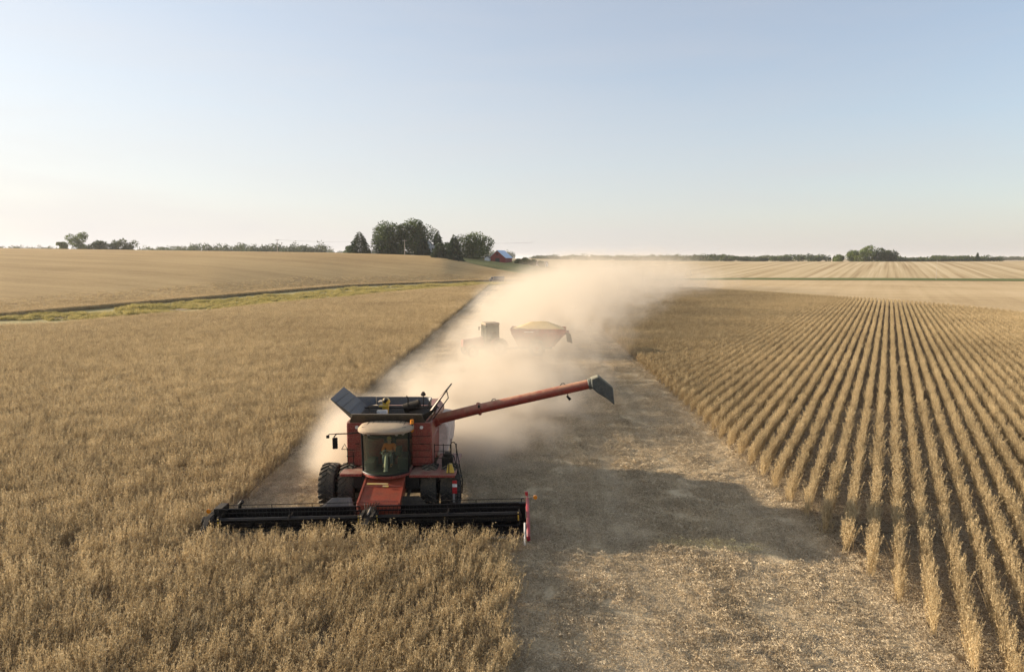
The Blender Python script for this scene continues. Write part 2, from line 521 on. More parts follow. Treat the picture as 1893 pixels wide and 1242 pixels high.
# farmyard lawn
M['lawn'] = field_mat('farmyard grass', ((0.15, 0.14, 0.045), (0.27, 0.245, 0.085), (0.40, 0.34, 0.14)), fine=0.5, patch=0.05)
patch_sheet('farmyard_lawn', [(-120, 418), (-60, 392), (-30, 352), (-4, 340), (22, 345)], [(-125, 450), (-60, 452), (-20, 452), (10, 450), (30, 440)], 60, 20, M['lawn'], 0.45)

# ------------------------------------------------------------------ plants
def quads_obj(name, V, tint, mat, mats=None, midx=None):
    """V: (n,4,3) corners; one tint value for each quad"""
    n = len(V)
    me = bpy.data.meshes.new(name)
    me.vertices.add(n * 4)
    me.vertices.foreach_set('co', V.reshape(-1).astype(np.float32))
    me.loops.add(n * 4)
    me.loops.foreach_set('vertex_index', np.arange(n * 4, dtype=np.int32))
    me.polygons.add(n)
    me.polygons.foreach_set('loop_start', np.arange(0, n * 4, 4, dtype=np.int32))
    me.polygons.foreach_set('loop_total', np.full(n, 4, np.int32))
    a = me.attributes.new('tint', 'FLOAT', 'POINT')
    a.data.foreach_set('value', np.repeat(tint, 4).astype(np.float32))
    me.materials.append(mat)
    me.update(calc_edges=True)
    me.validate()
    return bpy.data.objects.new(name, me)

def unit(v):
    return v / np.maximum(1e-9, np.linalg.norm(v, axis=-1, keepdims=True))

def leaf_quads(c, d, ln, wd, rng):
    """quads centred at c, long axis d, random roll"""
    d = unit(d)
    r = unit(np.cross(d, rng.normal(size=d.shape)))
    a, b = d * ln[:, None] / 2, r * wd[:, None] / 2
    return np.stack([c - a - b, c - a + b, c + a + b * 0.5, c + a - b * 0.5], axis=1)

def stem_quads(p0, p1, w, rng):
    d = unit(p1 - p0)
    out = []
    r = unit(np.cross(d, rng.normal(size=d.shape)))
    for k in range(2):
        b = r * w[:, None] / 2
        out.append(np.stack([p0 - b, p0 + b, p1 + b * 0.5, p1 - b * 0.5], axis=1))
        r = np.cross(d, r)
    return np.concatenate(out)

def bean_row(seed, L, n_st, n_pod, hgt=0.92, ybase=0.05, size=1.0, upright=0.7, fan=0.28, off=0.020):
    """a short piece of a row: upright ripe stalks with pods held close to the stem"""
    rng = np.random.default_rng(seed)
    Q, T = [], []
    for i in range(n_st):
        base = np.array([(i + rng.uniform(-.5, 1.5)) / n_st * L - L / 2, rng.normal(0, ybase), 0])
        h = hgt * rng.uniform(0.62, 1.12)
        lean = np.array([rng.normal(0, 0.12), rng.normal(0, 0.13), 1.0])
        top = base + lean * h
        stems = [(base, top)]
        if rng.uniform() < .8:
            t = rng.uniform(0.1, 0.5)
            p = base + (top - base) * t
            stems.append((p, p + unit(np.array([rng.normal(0, fan), rng.normal(0, fan), 1.0])) * h * rng.uniform(0.35, 0.65)))
        p0 = np.array([s[0] for s in stems]); p1 = np.array([s[1] for s in stems])
        tone = rng.normal(0, .12)
        q = stem_quads(p0, p1, np.full(len(stems), 0.013 * size), rng)
        Q.append(q); T.append(np.clip(rng.uniform(0.35, 0.8, len(q)) + tone, 0, 1))
        k = rng.integers(0, len(stems), n_pod)
        t = rng.uniform(0.10, 1.03, n_pod) ** 0.8
        c = p0[k] + (p1[k] - p0[k]) * t[:, None] + rng.normal(0, off, (n_pod, 3))
        d = np.stack([rng.normal(0, .45, n_pod), rng.normal(0, .45, n_pod), rng.normal(upright, .7, n_pod)], 1)
        q = leaf_quads(c, d, rng.uniform(.035, .075, n_pod) * size, rng.uniform(.009, .018, n_pod) * size, rng)
        Q.append(q); T.append(np.clip(rng.normal(0.5, 0.2, n_pod) + tone, 0, 1))
    return np.concatenate(Q), np.concatenate(T)

def source_coll(name, objs):
    c = bpy.data.collections.new(name)
    for o in objs: c.objects.link(o)
    return c

def scatter(name, pts, rot, scl, idx, coll, kind='stuff'):
    me = bpy.data.meshes.new(name)
    n = len(pts)
    me.vertices.add(n)
    me.vertices.foreach_set('co', np.asarray(pts, np.float32).reshape(-1))
    a = me.attributes.new('rot', 'FLOAT_VECTOR', 'POINT'); a.data.foreach_set('vector', np.asarray(rot, np.float32).reshape(-1))
    a = me.attributes.new('scl', 'FLOAT_VECTOR', 'POINT'); a.data.foreach_set('vector', np.asarray(scl, np.float32).reshape(-1))
    a = me.attributes.new('idx', 'INT', 'POINT'); a.data.foreach_set('value', np.asarray(idx, np.int32))
    o = bpy.data.objects.new(name, me)
    C.objects.link(o)
    o['kind'] = kind
    g = bpy.data.node_groups.new(name, 'GeometryNodeTree')
    g.interface.new_socket('Geometry', in_out='INPUT', socket_type='NodeSocketGeometry')
    g.interface.new_socket('Geometry', in_out='OUTPUT', socket_type='NodeSocketGeometry')
    N, Lk = g.nodes, g.links
    gi, go = N.new('NodeGroupInput'), N.new('NodeGroupOutput')
    iop = N.new('GeometryNodeInstanceOnPoints')
    ci = N.new('GeometryNodeCollectionInfo')
    ci.inputs['Collection'].default_value = coll
    ci.inputs['Separate Children'].default_value = True
    ci.inputs['Reset Children'].default_value = True
    def attr(nm, typ):
        q = N.new('GeometryNodeInputNamedAttribute')
        q.data_type = typ
        q.inputs['Name'].default_value = nm
        return q.outputs['Attribute']
    iop.inputs['Pick Instance'].default_value = True
    Lk.new(gi.outputs[0], iop.inputs['Points'])
    Lk.new(ci.outputs[0], iop.inputs['Instance'])
    Lk.new(attr('idx', 'INT'), iop.inputs['Instance Index'])
    Lk.new(attr('rot', 'FLOAT_VECTOR'), iop.inputs['Rotation'])
    Lk.new(attr('scl', 'FLOAT_VECTOR'), iop.inputs['Scale'])
    Lk.new(iop.outputs[0], go.inputs[0])
    md = o.modifiers.new('scatter', 'NODES')
    md.node_group = g
    return o

ROW_A = R(28.8)
RD = np.array([math.sin(ROW_A), math.cos(ROW_A)])      # along the rows
RP = np.array([math.cos(ROW_A), -math.sin(ROW_A)])     # across the rows
ROW_SP = 0.87
SEG = 0.8
NB = 16
bean_src = source_coll('bean row pieces', [quads_obj('bean_piece_%02d' % i, *bean_row(100 + i, SEG * 1.25, 22, 38, .97, .062, .95, .7, .24), M['bean']) for i in range(NB)])
bean_wide = source_coll('closed bean row pieces', [quads_obj('wide_bean_piece_%02d' % i, *bean_row(140 + i, SEG * 1.2, 34, 42, .90, .19, .97, .35, .42, .032), M['bean']) for i in range(NB)])

def right_edge(y): return 12.2 + 0.019 * y
def left_edge(y): return -12.55 + 0.011 * (y - 27)
LO_U = np.array([x / y for x, y in WAY_LO]); LO_Y = np.array([y for x, y in WAY_LO])
RB_U = [.05, .2, .28, .311, .439, .751, .9]; RB_Y = [300, 282, 264, 250, 212.6, 143.4, 122]

def row_points(region):
    out, rid = [], []
    for k in range(-420, 330):
        c = k * ROW_SP
        if region == 'right':
            o = RP * c
            s0 = (12.2 + 0.019 * o[1] - o[0]) / (RD[0] - 0.019 * RD[1])
            s = s0 + 0.40 + (np.arange(0, 700) + RNG.uniform(-.1, .1, 700)) * SEG * .6
        else:
            s = (np.arange(-330, 420) + RNG.uniform(0, 1)) * SEG + RNG.uniform(-.06, .06, 750)
        P = RD[None] * s[:, None] + RP[None] * c
        x, y = P[:, 0], P[:, 1]
        u = x / np.maximum(y, 1)
        ok = (y > 10.5) & (x < 0.86 * y + 9) & (x > -0.92 * y - 13)
        if region == 'right':
            ok &= y < np.interp(u, RB_U, RB_Y) * 0.93
        else:
            ok &= y < np.interp(u, LO_U, LO_Y) * 0.945
            front = (x < -0.12) & (y < 25.75 + RNG.uniform(-.25, .3, len(x)))
            beside = x < left_edge(y) - 0.15
            ok &= front | beside
        if region == 'left':
            ok &= RNG.uniform(0, 1, len(ok)) > 0.02
        P = P[ok]
        out.append(P)
        rid.append(np.full(len(P), k))
    return np.concatenate(out), np.concatenate(rid)

for region, nm in (('left', 'standing_beans'), ('right', 'standing_row_beans')):
    P, rid = row_points(region)
    n = len(P)
    flip = RNG.integers(0, 2, n) * PI
    rz = (PI / 2 - ROW_A) + flip + RNG.normal(0, 0.04, n)
    lean = RNG.normal(0, 0.05 if region == 'left' else 0.03, (n, 2))
    if region == 'left':
        # lodging: the left crop leans in drifting patches
        for i in range(n):
            q = 0.14 + 0.30 * mnoise.noise((P[i, 0] * 0.30, P[i, 1] * 0.30, 3.1))
            q = 0.14 + (q - 0.14) * min(1, 32 / P[i, 1])
            lean[i, 0] += 0.87 * q * math.cos(flip[i])
            lean[i, 1] += (0.48 * q + 0.22 * mnoise.noise((P[i, 0] * 0.3, P[i, 1] * 0.3, 8.0))) * math.cos(flip[i])
    rot = np.stack([lean[:, 0], lean[:, 1], rz], 1)
    sc = RNG.uniform(0.9, 1.08, n)
    zs = RNG.uniform(0.90, 1.10, n) if region == 'left' else RNG.uniform(0.95, 1.06, n)
    wid = np.full(n, 1.0)
    for i in range(n):
        q = mnoise.noise((P[i, 0] * 0.5, P[i, 1] * 0.5, 0.0))
        q *= min(1, 30 / P[i, 1])
        zs[i] *= 1 + 0.24 * q + (0.20 * min(1, 30 / P[i, 1]) * mnoise.noise((P[i, 0] * 1.1, P[i, 1] * 1.1, 4.0)) if region == 'left' else 0)
        wid[i] *= 1 + 0.3 * q
    scl = np.stack([sc, sc * wid, zs], 1)
    pts = np.c_[P, np.zeros(n)]
    scatter(nm, pts, rot, scl, RNG.integers(0, NB, n), bean_wide if region == 'left' else bean_src)
    print(nm, n)

# edge of the far bean field: real plants along its near border
def along_poly(pl, step):
    pl = np.array(pl, float)
    d = np.r_[0, np.cumsum(np.hypot(*np.diff(pl, axis=0).T))]
    s = np.arange(0, d[-1], step)
    return np.stack([np.interp(s, d, pl[:, 0]), np.interp(s, d, pl[:, 1])], 1)
fp = []
base = along_poly(WAY_UP, 0.7)
for k in range(26):
    q = base + np.array([-0.923, 0.389]) * (k * 0.9 - 0.3) + RNG.normal(0, 0.12, base.shape)
    fp.append(q[RNG.uniform(0, 1, len(q)) < (1 - k / 30)])
fp = np.concatenate(fp)
n = len(fp)
fz = np.array([height(x, y) for x, y in fp]) + np.where(np.arange(n) < len(base), 0, 0.25)
scatter('border_of_far_beans', np.c_[fp, fz], np.c_[RNG.normal(0, .05, (n, 2)), RNG.normal(R(67), 0.2, n)], RNG.uniform(0.95, 1.15, (n, 3)), RNG.integers(0, NB, n), bean_wide)

# harvested strip: cut stems and chaff
def stubble_patch(seed, S=1.3, n=1400):
    rng = np.random.default_rng(seed)
    c = np.stack([rng.uniform(-S / 2, S / 2, n), rng.uniform(-S / 2, S / 2, n), rng.uniform(0.004, 0.045, n)], 1)
    # chaff gathers in small heaps
    for h in range(9):
        hc = rng.uniform(-S / 2, S / 2, 2); r = rng.uniform(0.06, 0.16)
        d2 = ((c[:, :2] - hc) ** 2).sum(1)
        c[:, 2] += 0.09 * np.exp(-d2 / r ** 2)
    d = np.stack([rng.normal(size=n), rng.normal(size=n), rng.normal(0, .22, n)], 1)
    Q = [leaf_quads(c, d, rng.uniform(.020, .09, n), rng.uniform(.006, .018, n), rng)]
    T = [np.clip(rng.normal(.42, .25, n), 0, 1)]
    m = 90
    p0 = np.stack([rng.uniform(-S / 2, S / 2, m), rng.uniform(-S / 2, S / 2, m), np.zeros(m)], 1)
    p1 = p0 + np.stack([rng.normal(0, .03, m), rng.normal(0, .03, m), rng.uniform(.05, .14, m)], 1)
    q = stem_quads(p0, p1, np.full(m, .012), rng)
    Q.append(q); T.append(rng.uniform(.2, .7, len(q)))
    return np.concatenate(Q), np.concatenate(T)
stub_src = source_coll('stubble pieces', [quads_obj('stubble_piece_%02d' % i, *stubble_patch(300 + i), M['straw']) for i in range(10)])
sp = []
for y in np.arange(13, 135, 0.88):
    for x in np.arange(-13, (right_edge(y) + 2.5) if y > 50 else (.8 * y + 6), 0.88):
        if y < 26.6 and x < 0.1: continue
        if x < left_edge(y): continue
        if abs(x) > 0.8 * y + 6: continue
        w = mnoise.noise(((x - .019 * y) * 0.75, y * 0.05, 5.0)) + .5 * mnoise.noise((x * 1.2, y * 0.4, 2.0))
        lane = x - .019 * y - 6.1
        if abs(abs(lane) - 2.25) < .5: w -= .55          # wheel tracks of the earlier pass
        elif abs(lane) < 1.0: w += .25                   # chaff thrown down the middle
        if x > right_edge(y) + .5: w = -.45 + .2 * w
        if random.random() < (0.95 if y < 60 else 0.7):
            sp.append((x + random.uniform(-.4, .4), y + random.uniform(-.4, .4), 0, 0.75 + 0.75 * max(-0.85, w) + random.uniform(-.15, .2)))
sp = np.array(sp)
n = len(sp)
scl = np.stack([RNG.uniform(.9, 1.2, n), RNG.uniform(.9, 1.2, n), np.clip(sp[:, 3] * 1.25, np.where(sp[:, 0] > 12.7 + .019 * sp[:, 1], .25, .35), 2.2)], 1)
scatter('bean_stubble', sp[:, :3], np.c_[np.zeros((n, 2)), RNG.uniform(0, 2 * PI, n)], scl, RNG.integers(0, 10, n), stub_src)

# grass tufts in the waterway
def tuft(seed, n=90):
    rng = np.random.default_rng(seed)
    p0 = np.c_[rng.normal(0, .35, (n, 2)), np.zeros(n)]
    p1 = p0 + np.stack([rng.normal(0, .25, n), rng.normal(0, .25, n), rng.uniform(.25, .8, n)], 1)
    q = stem_quads(p0, p1, rng.uniform(.03, .07, n), rng)
    return q, np.clip(rng.normal(.5, .22, len(q)), 0, 1)
tuft_src = source_coll('grass tuft pieces', [quads_obj('tuft_piece_%02d' % i, *tuft(400 + i), M['grass']) for i in range(6)])
gp = []
lo_p, up_p = along_poly(TURF_LO, 1.1), along_poly(WAY_UP, 1.1)
for i in range(len(lo_p)):
    b = up_p[min(len(up_p) - 1, int(i * len(up_p) / len(lo_p)))]
    for k in range(13):
        t = random.uniform(0.10, 0.75)
        p = lo_p[i] * (1 - t) + b * t
        q = mnoise.noise((p[0] * .08, p[1] * .08, 9.0))
        if q > -0.15 - 0.3 * (p[1] > 150) and p[1] > 122:
            gp.append((p[0], p[1], 0.1, 0.7 + 1.2 * max(0, q)))
gp = np.array(gp); n = len(gp)
scatter('waterway_grass', gp[:, :3], np.c_[np.zeros((n, 2)), RNG.uniform(0, 6.28, n)], np.repeat(gp[:, 3:4], 3, 1) * RNG.uniform(.7, 1.3, (n, 3)), RNG.integers(0, 6, n), tuft_src)

# ------------------------------------------------------------------ wheels
def wheel(parent, c, r, w, lugs=22, rim_mat='rim', hub='red', face=1):
    """tyre with chevron lugs, and a dished rim; axle along X"""
    wh = MB()
    cx, cy, cz = c
    wh.cyl((cx - w * .3, cy, cz), (cx + w * .3, cy, cz), r * 0.16, n=14)
    wo = wh.build('wheel', M[hub], parent)
    t = MB()
    rr = r * 0.955
    prof = [(-w * .40, r * .56), (-w * .48, r * .66), (-w * .5, r * .80), (-w * .46, rr * .95), (-w * .3, rr), (0, rr * 1.005), (w * .3, rr), (w * .46, rr * .95), (w * .5, r * .80), (w * .48, r * .66), (w * .40, r * .56)]
    t.lathe_x(c, prof, 40)
    for k in range(lugs):
        for s in (-1, 1):
            a = 2 * PI * (k + (0.5 if s > 0 else 0)) / lugs
            pts = []
            for (x, da, r0, r1) in ((0.02, 0.0, .96, 1.02), (.25, .13, .95, 1.02), (.47, .24, .90, .985), (.5, .27, .80, .86)):
                pts.append((x * w * s, a + da, r0 * r, r1 * r))
            wid = 0.055 * 22 / lugs
            for q in range(3):
                (x0, a0, i0, o0), (x1, a1, i1, o1) = pts[q], pts[q + 1]
                def P(x, aa, rad): return (cx + x, cy + math.cos(aa) * rad, cz + math.sin(aa) * rad)
                t.hexa([P(x0, a0 - wid, i0 * .98), P(x1, a1 - wid, i1 * .98), P(x1, a1 + wid, i1 * .98), P(x0, a0 + wid, i0 * .98),
                        P(x0, a0 - wid, o0), P(x1, a1 - wid, o1), P(x1, a1 + wid, o1), P(x0, a0 + wid, o0)])
    t.build('tyre', M['rubber'], wo)
    m = MB()
    m.lathe_x(c, [(-w * .40, r * .57), (-w * .36, r * .53), (-w * .20, r * .50), (face * w * .05, r * .30), (face * w * .10, r * .18), (face * w * .14, r * .10), (face * w * .16, 0.001)], 28)
    m.lathe_x(c, [(w * .40, r * .57), (w * .36, r * .53), (w * .20, r * .50), (face * w * .05 + .01, r * .30)], 28)
    for k in range(8):
        a = 2 * PI * k / 8
        m.cyl((cx + face * w * .08, cy + math.cos(a) * r * .22, cz + math.sin(a) * r * .22), (cx + face * w * .15, cy + math.cos(a) * r * .22, cz + math.sin(a) * r * .22), r * .02, n=6)
    m.build('rim', M[rim_mat], wo)
    return wo

# ------------------------------------------------------------------ combine harvester (faces the camera: front is -Y)
cb = empty('combine_harvester', (-5.5, 30.0, 0), R(-0.6),
           'dusty red combine harvester cutting the standing beans with a wide black header', 'combine harvester')

# chassis and axles
b = MB()
b.bx(-1.15, 1.15, -.4, 6.6, 1.05, 1.86)
b.bx(-2.9, 2.9, -.28, .28, .75, 1.25)
b.bx(-1.45, 1.45, -1.0, .2, 1.2, 1.8)
b.bx(-1.5, 1.5, 4.7, 5.1, .6, .85)
b.cyl((-1.9, -.5, 1.5), (-1.2, -.5, 1.2), .14)
b.cyl((1.3, -.7, 1.25), (2.3, -.6, 1.55), .12)
b.bx(1.3, 2.0, -.75, -.2, 1.1, 1.7)
b.bx(-1.9, -1.3, -.7, -.1, 1.35, 1.75)
b.build('chassis', M['dark'], cb, bevel=.02)
for x in (-2.70, -1.82, 1.82, 2.70):
    wheel(cb, (x, 0, 1.0), 1.0, .72, face=1 if x > 0 else -1)
for x in (-1.5, 1.5):
    wheel(cb, (x, 4.9, .72), .72, .55, lugs=18, face=1 if x > 0 else -1)

# red body: tank sides and shoulder panels either side of the cab
b = MB()
b.bx(-1.93, 1.90, .10, 3.5, 1.86, 3.10)
b.bx(-1.93, -1.80, .10, 3.5, 3.10, 3.93)
b.bx(1.77, 1.90, .10, 3.5, 3.10, 3.93)
b.bx(-1.93, -.98, -.02, .10, 1.90, 3.93)
b.bx(.98, 1.90, -.02, .10, 1.90, 3.93)
b.bx(-.98, .98, .35, .45, 3.10, 3.93)
b.bx(-1.80, 1.77, 3.4, 3.5, 3.10, 3.93)
b.build('body', M['red'], cb, bevel=.05)
for x0, x1 in ((-1.90, -1.02), (1.02, 1.86)):
    b = MB()
    for (z0, z1) in ((1.98, 2.62), (2.66, 3.24), (3.28, 3.88)):
        b.bx(x0, x1, -.045, -.022, z0, z1)
    b.build('front_panel', M['red'], cb, bevel=.008)
b = MB()
pr = [(-1.72, 3.52, 1.25), (1.72, 3.52, 1.25), (1.72, 3.52, 3.25), (1.45, 3.52, 3.60), (-1.45, 3.52, 3.60), (-1.72, 3.52, 3.25)]
b.prism(pr, (0, 3.3, 0))
b.prism([(-1.4, 6.82, 1.3), (1.4, 6.82, 1.3), (1.4, 6.82, 3.0), (-1.4, 6.82, 3.0)], (0, .9, 0))
b.build('rear_body', M['red'], cb, bevel=.06)
b = MB()
b.prism([(1.78, 2.6, 1.55), (2.28, 2.75, 1.62), (2.36, 2.85, 2.3), (2.34, 2.85, 2.95), (2.22, 2.8, 3.2), (1.78, 2.7, 3.28)], (0.02, 3.1, 0))
b.build('side_hood', M['whitepanel'], cb, bevel=.09)
b = MB()
b.prism([(-1.78, 2.9, 1.55), (-1.78, 2.9, 3.1), (-2.0, 2.9, 2.95), (-2.05, 2.9, 1.7)], (0, 3.0, 0))
b.build('side_hood', M['red'], cb, bevel=.05)
b = MB()
b.bx(-1.35, 1.35, 6.9, 8.0, .9, 1.9)
b.hexa([(-1.6, 7.7, .7), (1.6, 7.7, .7), (1.6, 8.5, .55), (-1.6, 8.5, .55), (-1.3, 7.7, 1.5), (1.3, 7.7, 1.5), (1.3, 8.3, 1.4), (-1.3, 8.3, 1.4)])
b.build('straw_chopper', M['dark'], cb, bevel=.03)

# grain tank opening and its raised extensions
b = MB()
for q in ([(-1.79, .12, 3.94), (1.76, .12, 3.94), (1.2, .6, 3.2), (-1.2, .6, 3.2)], [(1.76, .12, 3.94), (1.76, 3.39, 3.94), (1.2, 3.0, 3.2), (1.2, .6, 3.2)],
          [(1.76, 3.39, 3.94), (-1.79, 3.39, 3.94), (-1.2, 3.0, 3.2), (1.2, 3.0, 3.2)], [(-1.79, 3.39, 3.94), (-1.79, .12, 3.94), (-1.2, .6, 3.2), (-1.2, 3.0, 3.2)]):
    b.quad(*q)
b.bx(-1.3, 1.3, .5, 3.1, 3.14, 3.2)
b.build('grain_tank', M['tank'], cb)
b = MB()
b.slab([(-1.78, -.02, 3.94), (1.62, -.02, 3.94), (1.50, -.30, 4.33), (-1.60, -.30, 4.33)], .05)
b.bx(-1.62, 1.52, -.36, -.29, 4.32, 4.37)
b.build('tank_front_flap', M['olive'], cb, bevel=.01)
b = MB()
b.slab([(-1.62, 3.1, 3.97), (-1.62, .15, 3.97), (-2.68, .30, 4.93), (-2.68, 2.62, 5.03)], .05)
for t in (.28, .55, .8):
    x0, z0 = -1.62 - 1.06 * t, 3.97 + .97 * t
    b.tube([(x0 + .04, .25, z0 + .03), (x0 + .04, 2.75, z0 + .05)], .022)
b.build('tank_side_flap', M['grey'], cb, bevel=.01)
b = MB()
b.slab([(-1.62, .15, 3.97), (-1.40, -.02, 3.95), (-1.62, -.30, 4.35), (-2.45, .25, 4.75)], .03)
b.build('tank_corner_gusset', M['dark'], cb)
b = MB()
b.slab([(1.40, -.02, 3.95), (1.60, .15, 3.97), (2.10, .22, 4.55), (1.55, -.3, 4.35)], .03)
b.build('tank_corner_gusset', M['dark'], cb)
b = MB()
b.slab([(1.55, .2, 3.97), (1.55, 3.1, 3.97), (2.52, 2.6, 5.16), (2.52, .45, 5.26)], .035)
b.build('tank_side_flap', M['whitepanel'], cb)
b = MB()
b.tube([(1.58, .2, 3.97), (2.54, .45, 5.28), (2.54, 2.6, 5.18), (1.58, 3.1, 3.97)], .035)
b.tube([(1.9, .2, 3.97), (2.62, .40, 4.95), (2.54, .45, 5.27)], .025)
b.tube([(2.05, .3, 4.62), (2.2, .3, 4.5)], .03)
b.build('flap_frame', M['dark'], cb)
b = MB()
pts = []
for i in range(9):
    a = PI / 2 * i / 8
    pts.append((1.05 + .42 * math.sin(a), 3.20 + .30 * math.cos(a)))
outline = [(-1.30, 3.5)] + pts + [(1.47, 2.4)]
n = len(outline)
vs = [(x, y, 3.96) for x, y in outline] + [(x * 1.02, y + .12, 4.34) for x, y in outline] + [(x * .97, y - .05, 3.96) for x, y in outline] + [(x * .99, y + .07, 4.34) for x, y in outline]
fs = []
for i in range(n - 1):
    fs += [(i + 1, i, n + i, n + i + 1), (2 * n + i, 2 * n + i + 1, 3 * n + i + 1, 3 * n + i), (n + i, 3 * n + i, 3 * n + i + 1, n + i + 1)]
b.add(vs, fs)
b.slab([(-1.30, 3.5, 3.97), (-1.62, 3.1, 3.97), (-2.3, 2.9, 4.48), (-1.34, 3.62, 4.34)], .04)
b.build('tank_rear_flap', M['grey'], cb)
b = MB()
b.cyl((-.62, 2.2, 3.8), (-.50, 1.9, 4.46), .17, .15, n=14)
b.cyl((-.50, 1.9, 4.46), (-.47, 1.83, 4.60), .20, .13, n=14)
b.bx(-.82, -.36, 1.75, 2.05, 4.22, 4.30)
b.build('bubble_auger', M['yellow'], cb, bevel=.01)
b = MB()
b.cyl((-.56, 1.75, 4.47), (-.44, 1.72, 4.62), .10, .09, n=12)
b.build('tank_sensor', M['dark'], cb)
b = MB()
b.tube([(.42, 2.6, 3.9), (.44, 2.55, 4.45), (.40, 2.4, 4.62)], .03)
b.build('sensor_stalk', M['dark'], cb)
b = MB()
b.cyl((.2, 2.9, 3.9), (.95, 2.9, 4.12), .24, n=14)
b.build('filling_auger', M['dark'], cb)
b = MB()
me_v, me_f = [], []
gn = 14
for j in range(gn + 1):
    for i in range(gn + 1):
        x, y = -1.45 + 2.9 * i / gn, .35 + 2.9 * j / gn
        d = math.hypot(x + .5, y - 1.9)
        me_v.append((x * .85, y * .85 + .25, 3.32 + .16 * math.exp(-d * d / .9) + .02 * mnoise.noise((x * 3, y * 3, 1))))
for j in range(gn):
    for i in range(gn):
        me_f.append((j * (gn + 1) + i, j * (gn + 1) + i + 1, (j + 1) * (gn + 1) + i + 1, (j + 1) * (gn + 1) + i))
b.add(me_v, me_f)
b.build('grain_level', M['tank'], cb)
b = MB()
b.bx(-.78, -.30, 1.0, 1.25, 4.02, 4.22)
b.build('tank_window', M['white'], cb, bevel=.04)
b = MB()
b.tube([(1.1, 3.1, 3.96), (1.1, 3.1, 4.5)], .025)
b.cyl((1.1, 3.1, 4.5), (1.1, 3.1, 4.58), .11, .13, n=14)
b.cyl((1.1, 3.1, 4.58), (1.1, 3.1, 4.70), .13, .05, n=14)
b.build('receiver_dome', M['dark'], cb)

b = MB()
b.tube([(-1.75, 1.1, 4.0), (1.7, 1.1, 4.0)], .03)
b.build('tank_brace', M['dark'], cb)
b = MB()
b.tube([(-1.75, 2.5, 4.02), (1.7, 2.5, 4.02)], .03)
b.build('tank_brace', M['dark'], cb)
b = MB()
b.bx(-1.1, -.75, 2.9, 3.3, 3.9, 4.25)
b.build('tank_bracket', M['steel'], cb, bevel=.03)
for x in (-1.45, 1.45):
    b = MB()
    b.cyl((x, -.05, 3.70), (x, -.10, 3.70), .075, n=12)
    b.build('side_lamp', M['white'], cb)
    b = MB()
    b.bx(x - .09, x + .09, -.065, -.045, 2.92, 2.96)
    b.build('panel_latch', M['dark'], cb)

# unloading auger swung out over the stubble
A0, A1, A2, A3 = Vector((1.55, 1.5, 3.50)), Vector((1.80, 1.5, 3.66)), Vector((3.95, 1.2, 4.27)), Vector((9.07, 1.0, 5.49))
b = MB()
b.cyl((1.62, 1.5, 2.5), (1.62, 1.5, 3.42), .27, n=20)
b.cyl(A0, A1 + (A2 - A1) * .12, .31, .30, n=20)
b.cyl(A1, A2, .245, .235, n=24)
b.cyl(A2 - (A3 - A2).normalized() * .05, A2 + (A3 - A2).normalized() * .06, .30, n=24)
b.cyl(A2, A3, .225, .22, n=24)
b.build('unloading_auger', M['auger_red'], cb)
au = [o for o in cb.children if o.name.startswith('unloading_auger')][0]
dA = (A3 - A2).normalized()
nz = (Vector((0, 0, 1)) - dA * dA.z).normalized()
b = MB()
b.cyl(A3 - dA * .10, A3 + dA * .10, .25, n=20)
sp_poly = [A3 + Vector((.02, 0, .27)), A3 + Vector((.36, 0, .40)), A3 + Vector((.62, 0, .20)), A3 + Vector((1.02, 0, -.12)), A3 + Vector((1.10, 0, -.92)), A3 + Vector((.72, 0, -.62)), A3 + Vector((.30, 0, -.36)), A3 + Vector((.05, 0, -.14))]
b.prism([p + Vector((0, -.30, 0)) for p in sp_poly], (0, .60, 0))
b.build('discharge_spout', M['spout'], au, bevel=.05)
b = MB()
q = A2 + (A3 - A2) * .79
b.tube([q - nz * .22, q - nz * .34], .02)
b.cyl(q - nz * .32 + Vector((-.05, 0, 0)), q - nz * .50 + Vector((.06, 0, 0)), .045, .07, n=10)
b.build('work_light', M['dark'], au)
b = MB()
for t in (.12, .74):
    q = A2 + (A3 - A2) * t
    b.tube([q + nz * .2, q + nz * .30 + dA * .1, q + nz * .3 + dA * .2, q + nz * .2 + dA * .25], .018)
    b.build('hose_bracket', M['dark'], au)
    b = MB()
for s in (-1, 1):
    b = MB()
    b.cyl(A2 + Vector((0, s * .24, .1)), A2 + Vector((.02, s * .24, .22)), .05, n=8)
    b.build('flange_bolt', M['dark'], au)

# cab
def arc_pts(z, bulge, y_side, hw, n=12):
    out = []
    for i in range(n + 1):
        s = -1 + 2 * i / n
        out.append((hw * s, y_side - bulge * (1 - abs(s) ** 2.4), z))
    return out
b = MB()
lo, hi = arc_pts(1.95, .55, -.98, .98), arc_pts(3.74, .42, -.98, 1.03)
n = len(lo)
b.add(lo + hi, [(i, i + 1, n + i + 1, n + i) for i in range(n - 1)])
b.build('windshield', M['glass'], cb)
for s in (-1, 1):
    b = MB()
    b.quad((s * .99, -.97, 2.0), (s * .99, .30, 2.0), (s * 1.03, .30, 3.74), (s * 1.035, -.97, 3.74))
    b.build('side_window', M['glass'], cb)
for s in (-1, 1):
    b = MB()
    b.tube([(s * .985, -.98, 1.93), (s * 1.03, -.98, 3.76)], .05, 8)
    b.build('cab_post', M['black'], cb)
    b = MB()
    b.tube([(s * .99, .26, 1.93), (s * 1.03, .26, 3.76)], .06, 8)
    b.build('cab_post', M['black'], cb)
b = MB()
b.tube(arc_pts(1.95, .57, -.98, 1.0), .045, 8)
b.build('windshield_frame', M['black'], cb)
b = MB()
b.tube(arc_pts(3.73, .44, -.98, 1.03), .04, 8)
b.build('windshield_frame', M['black'], cb)
b = MB()
b.prism(arc_pts(1.80, .60, -.98, 1.03) + [(1.03, .34, 1.80), (-1.03, .34, 1.80)], (0, 0, .13))
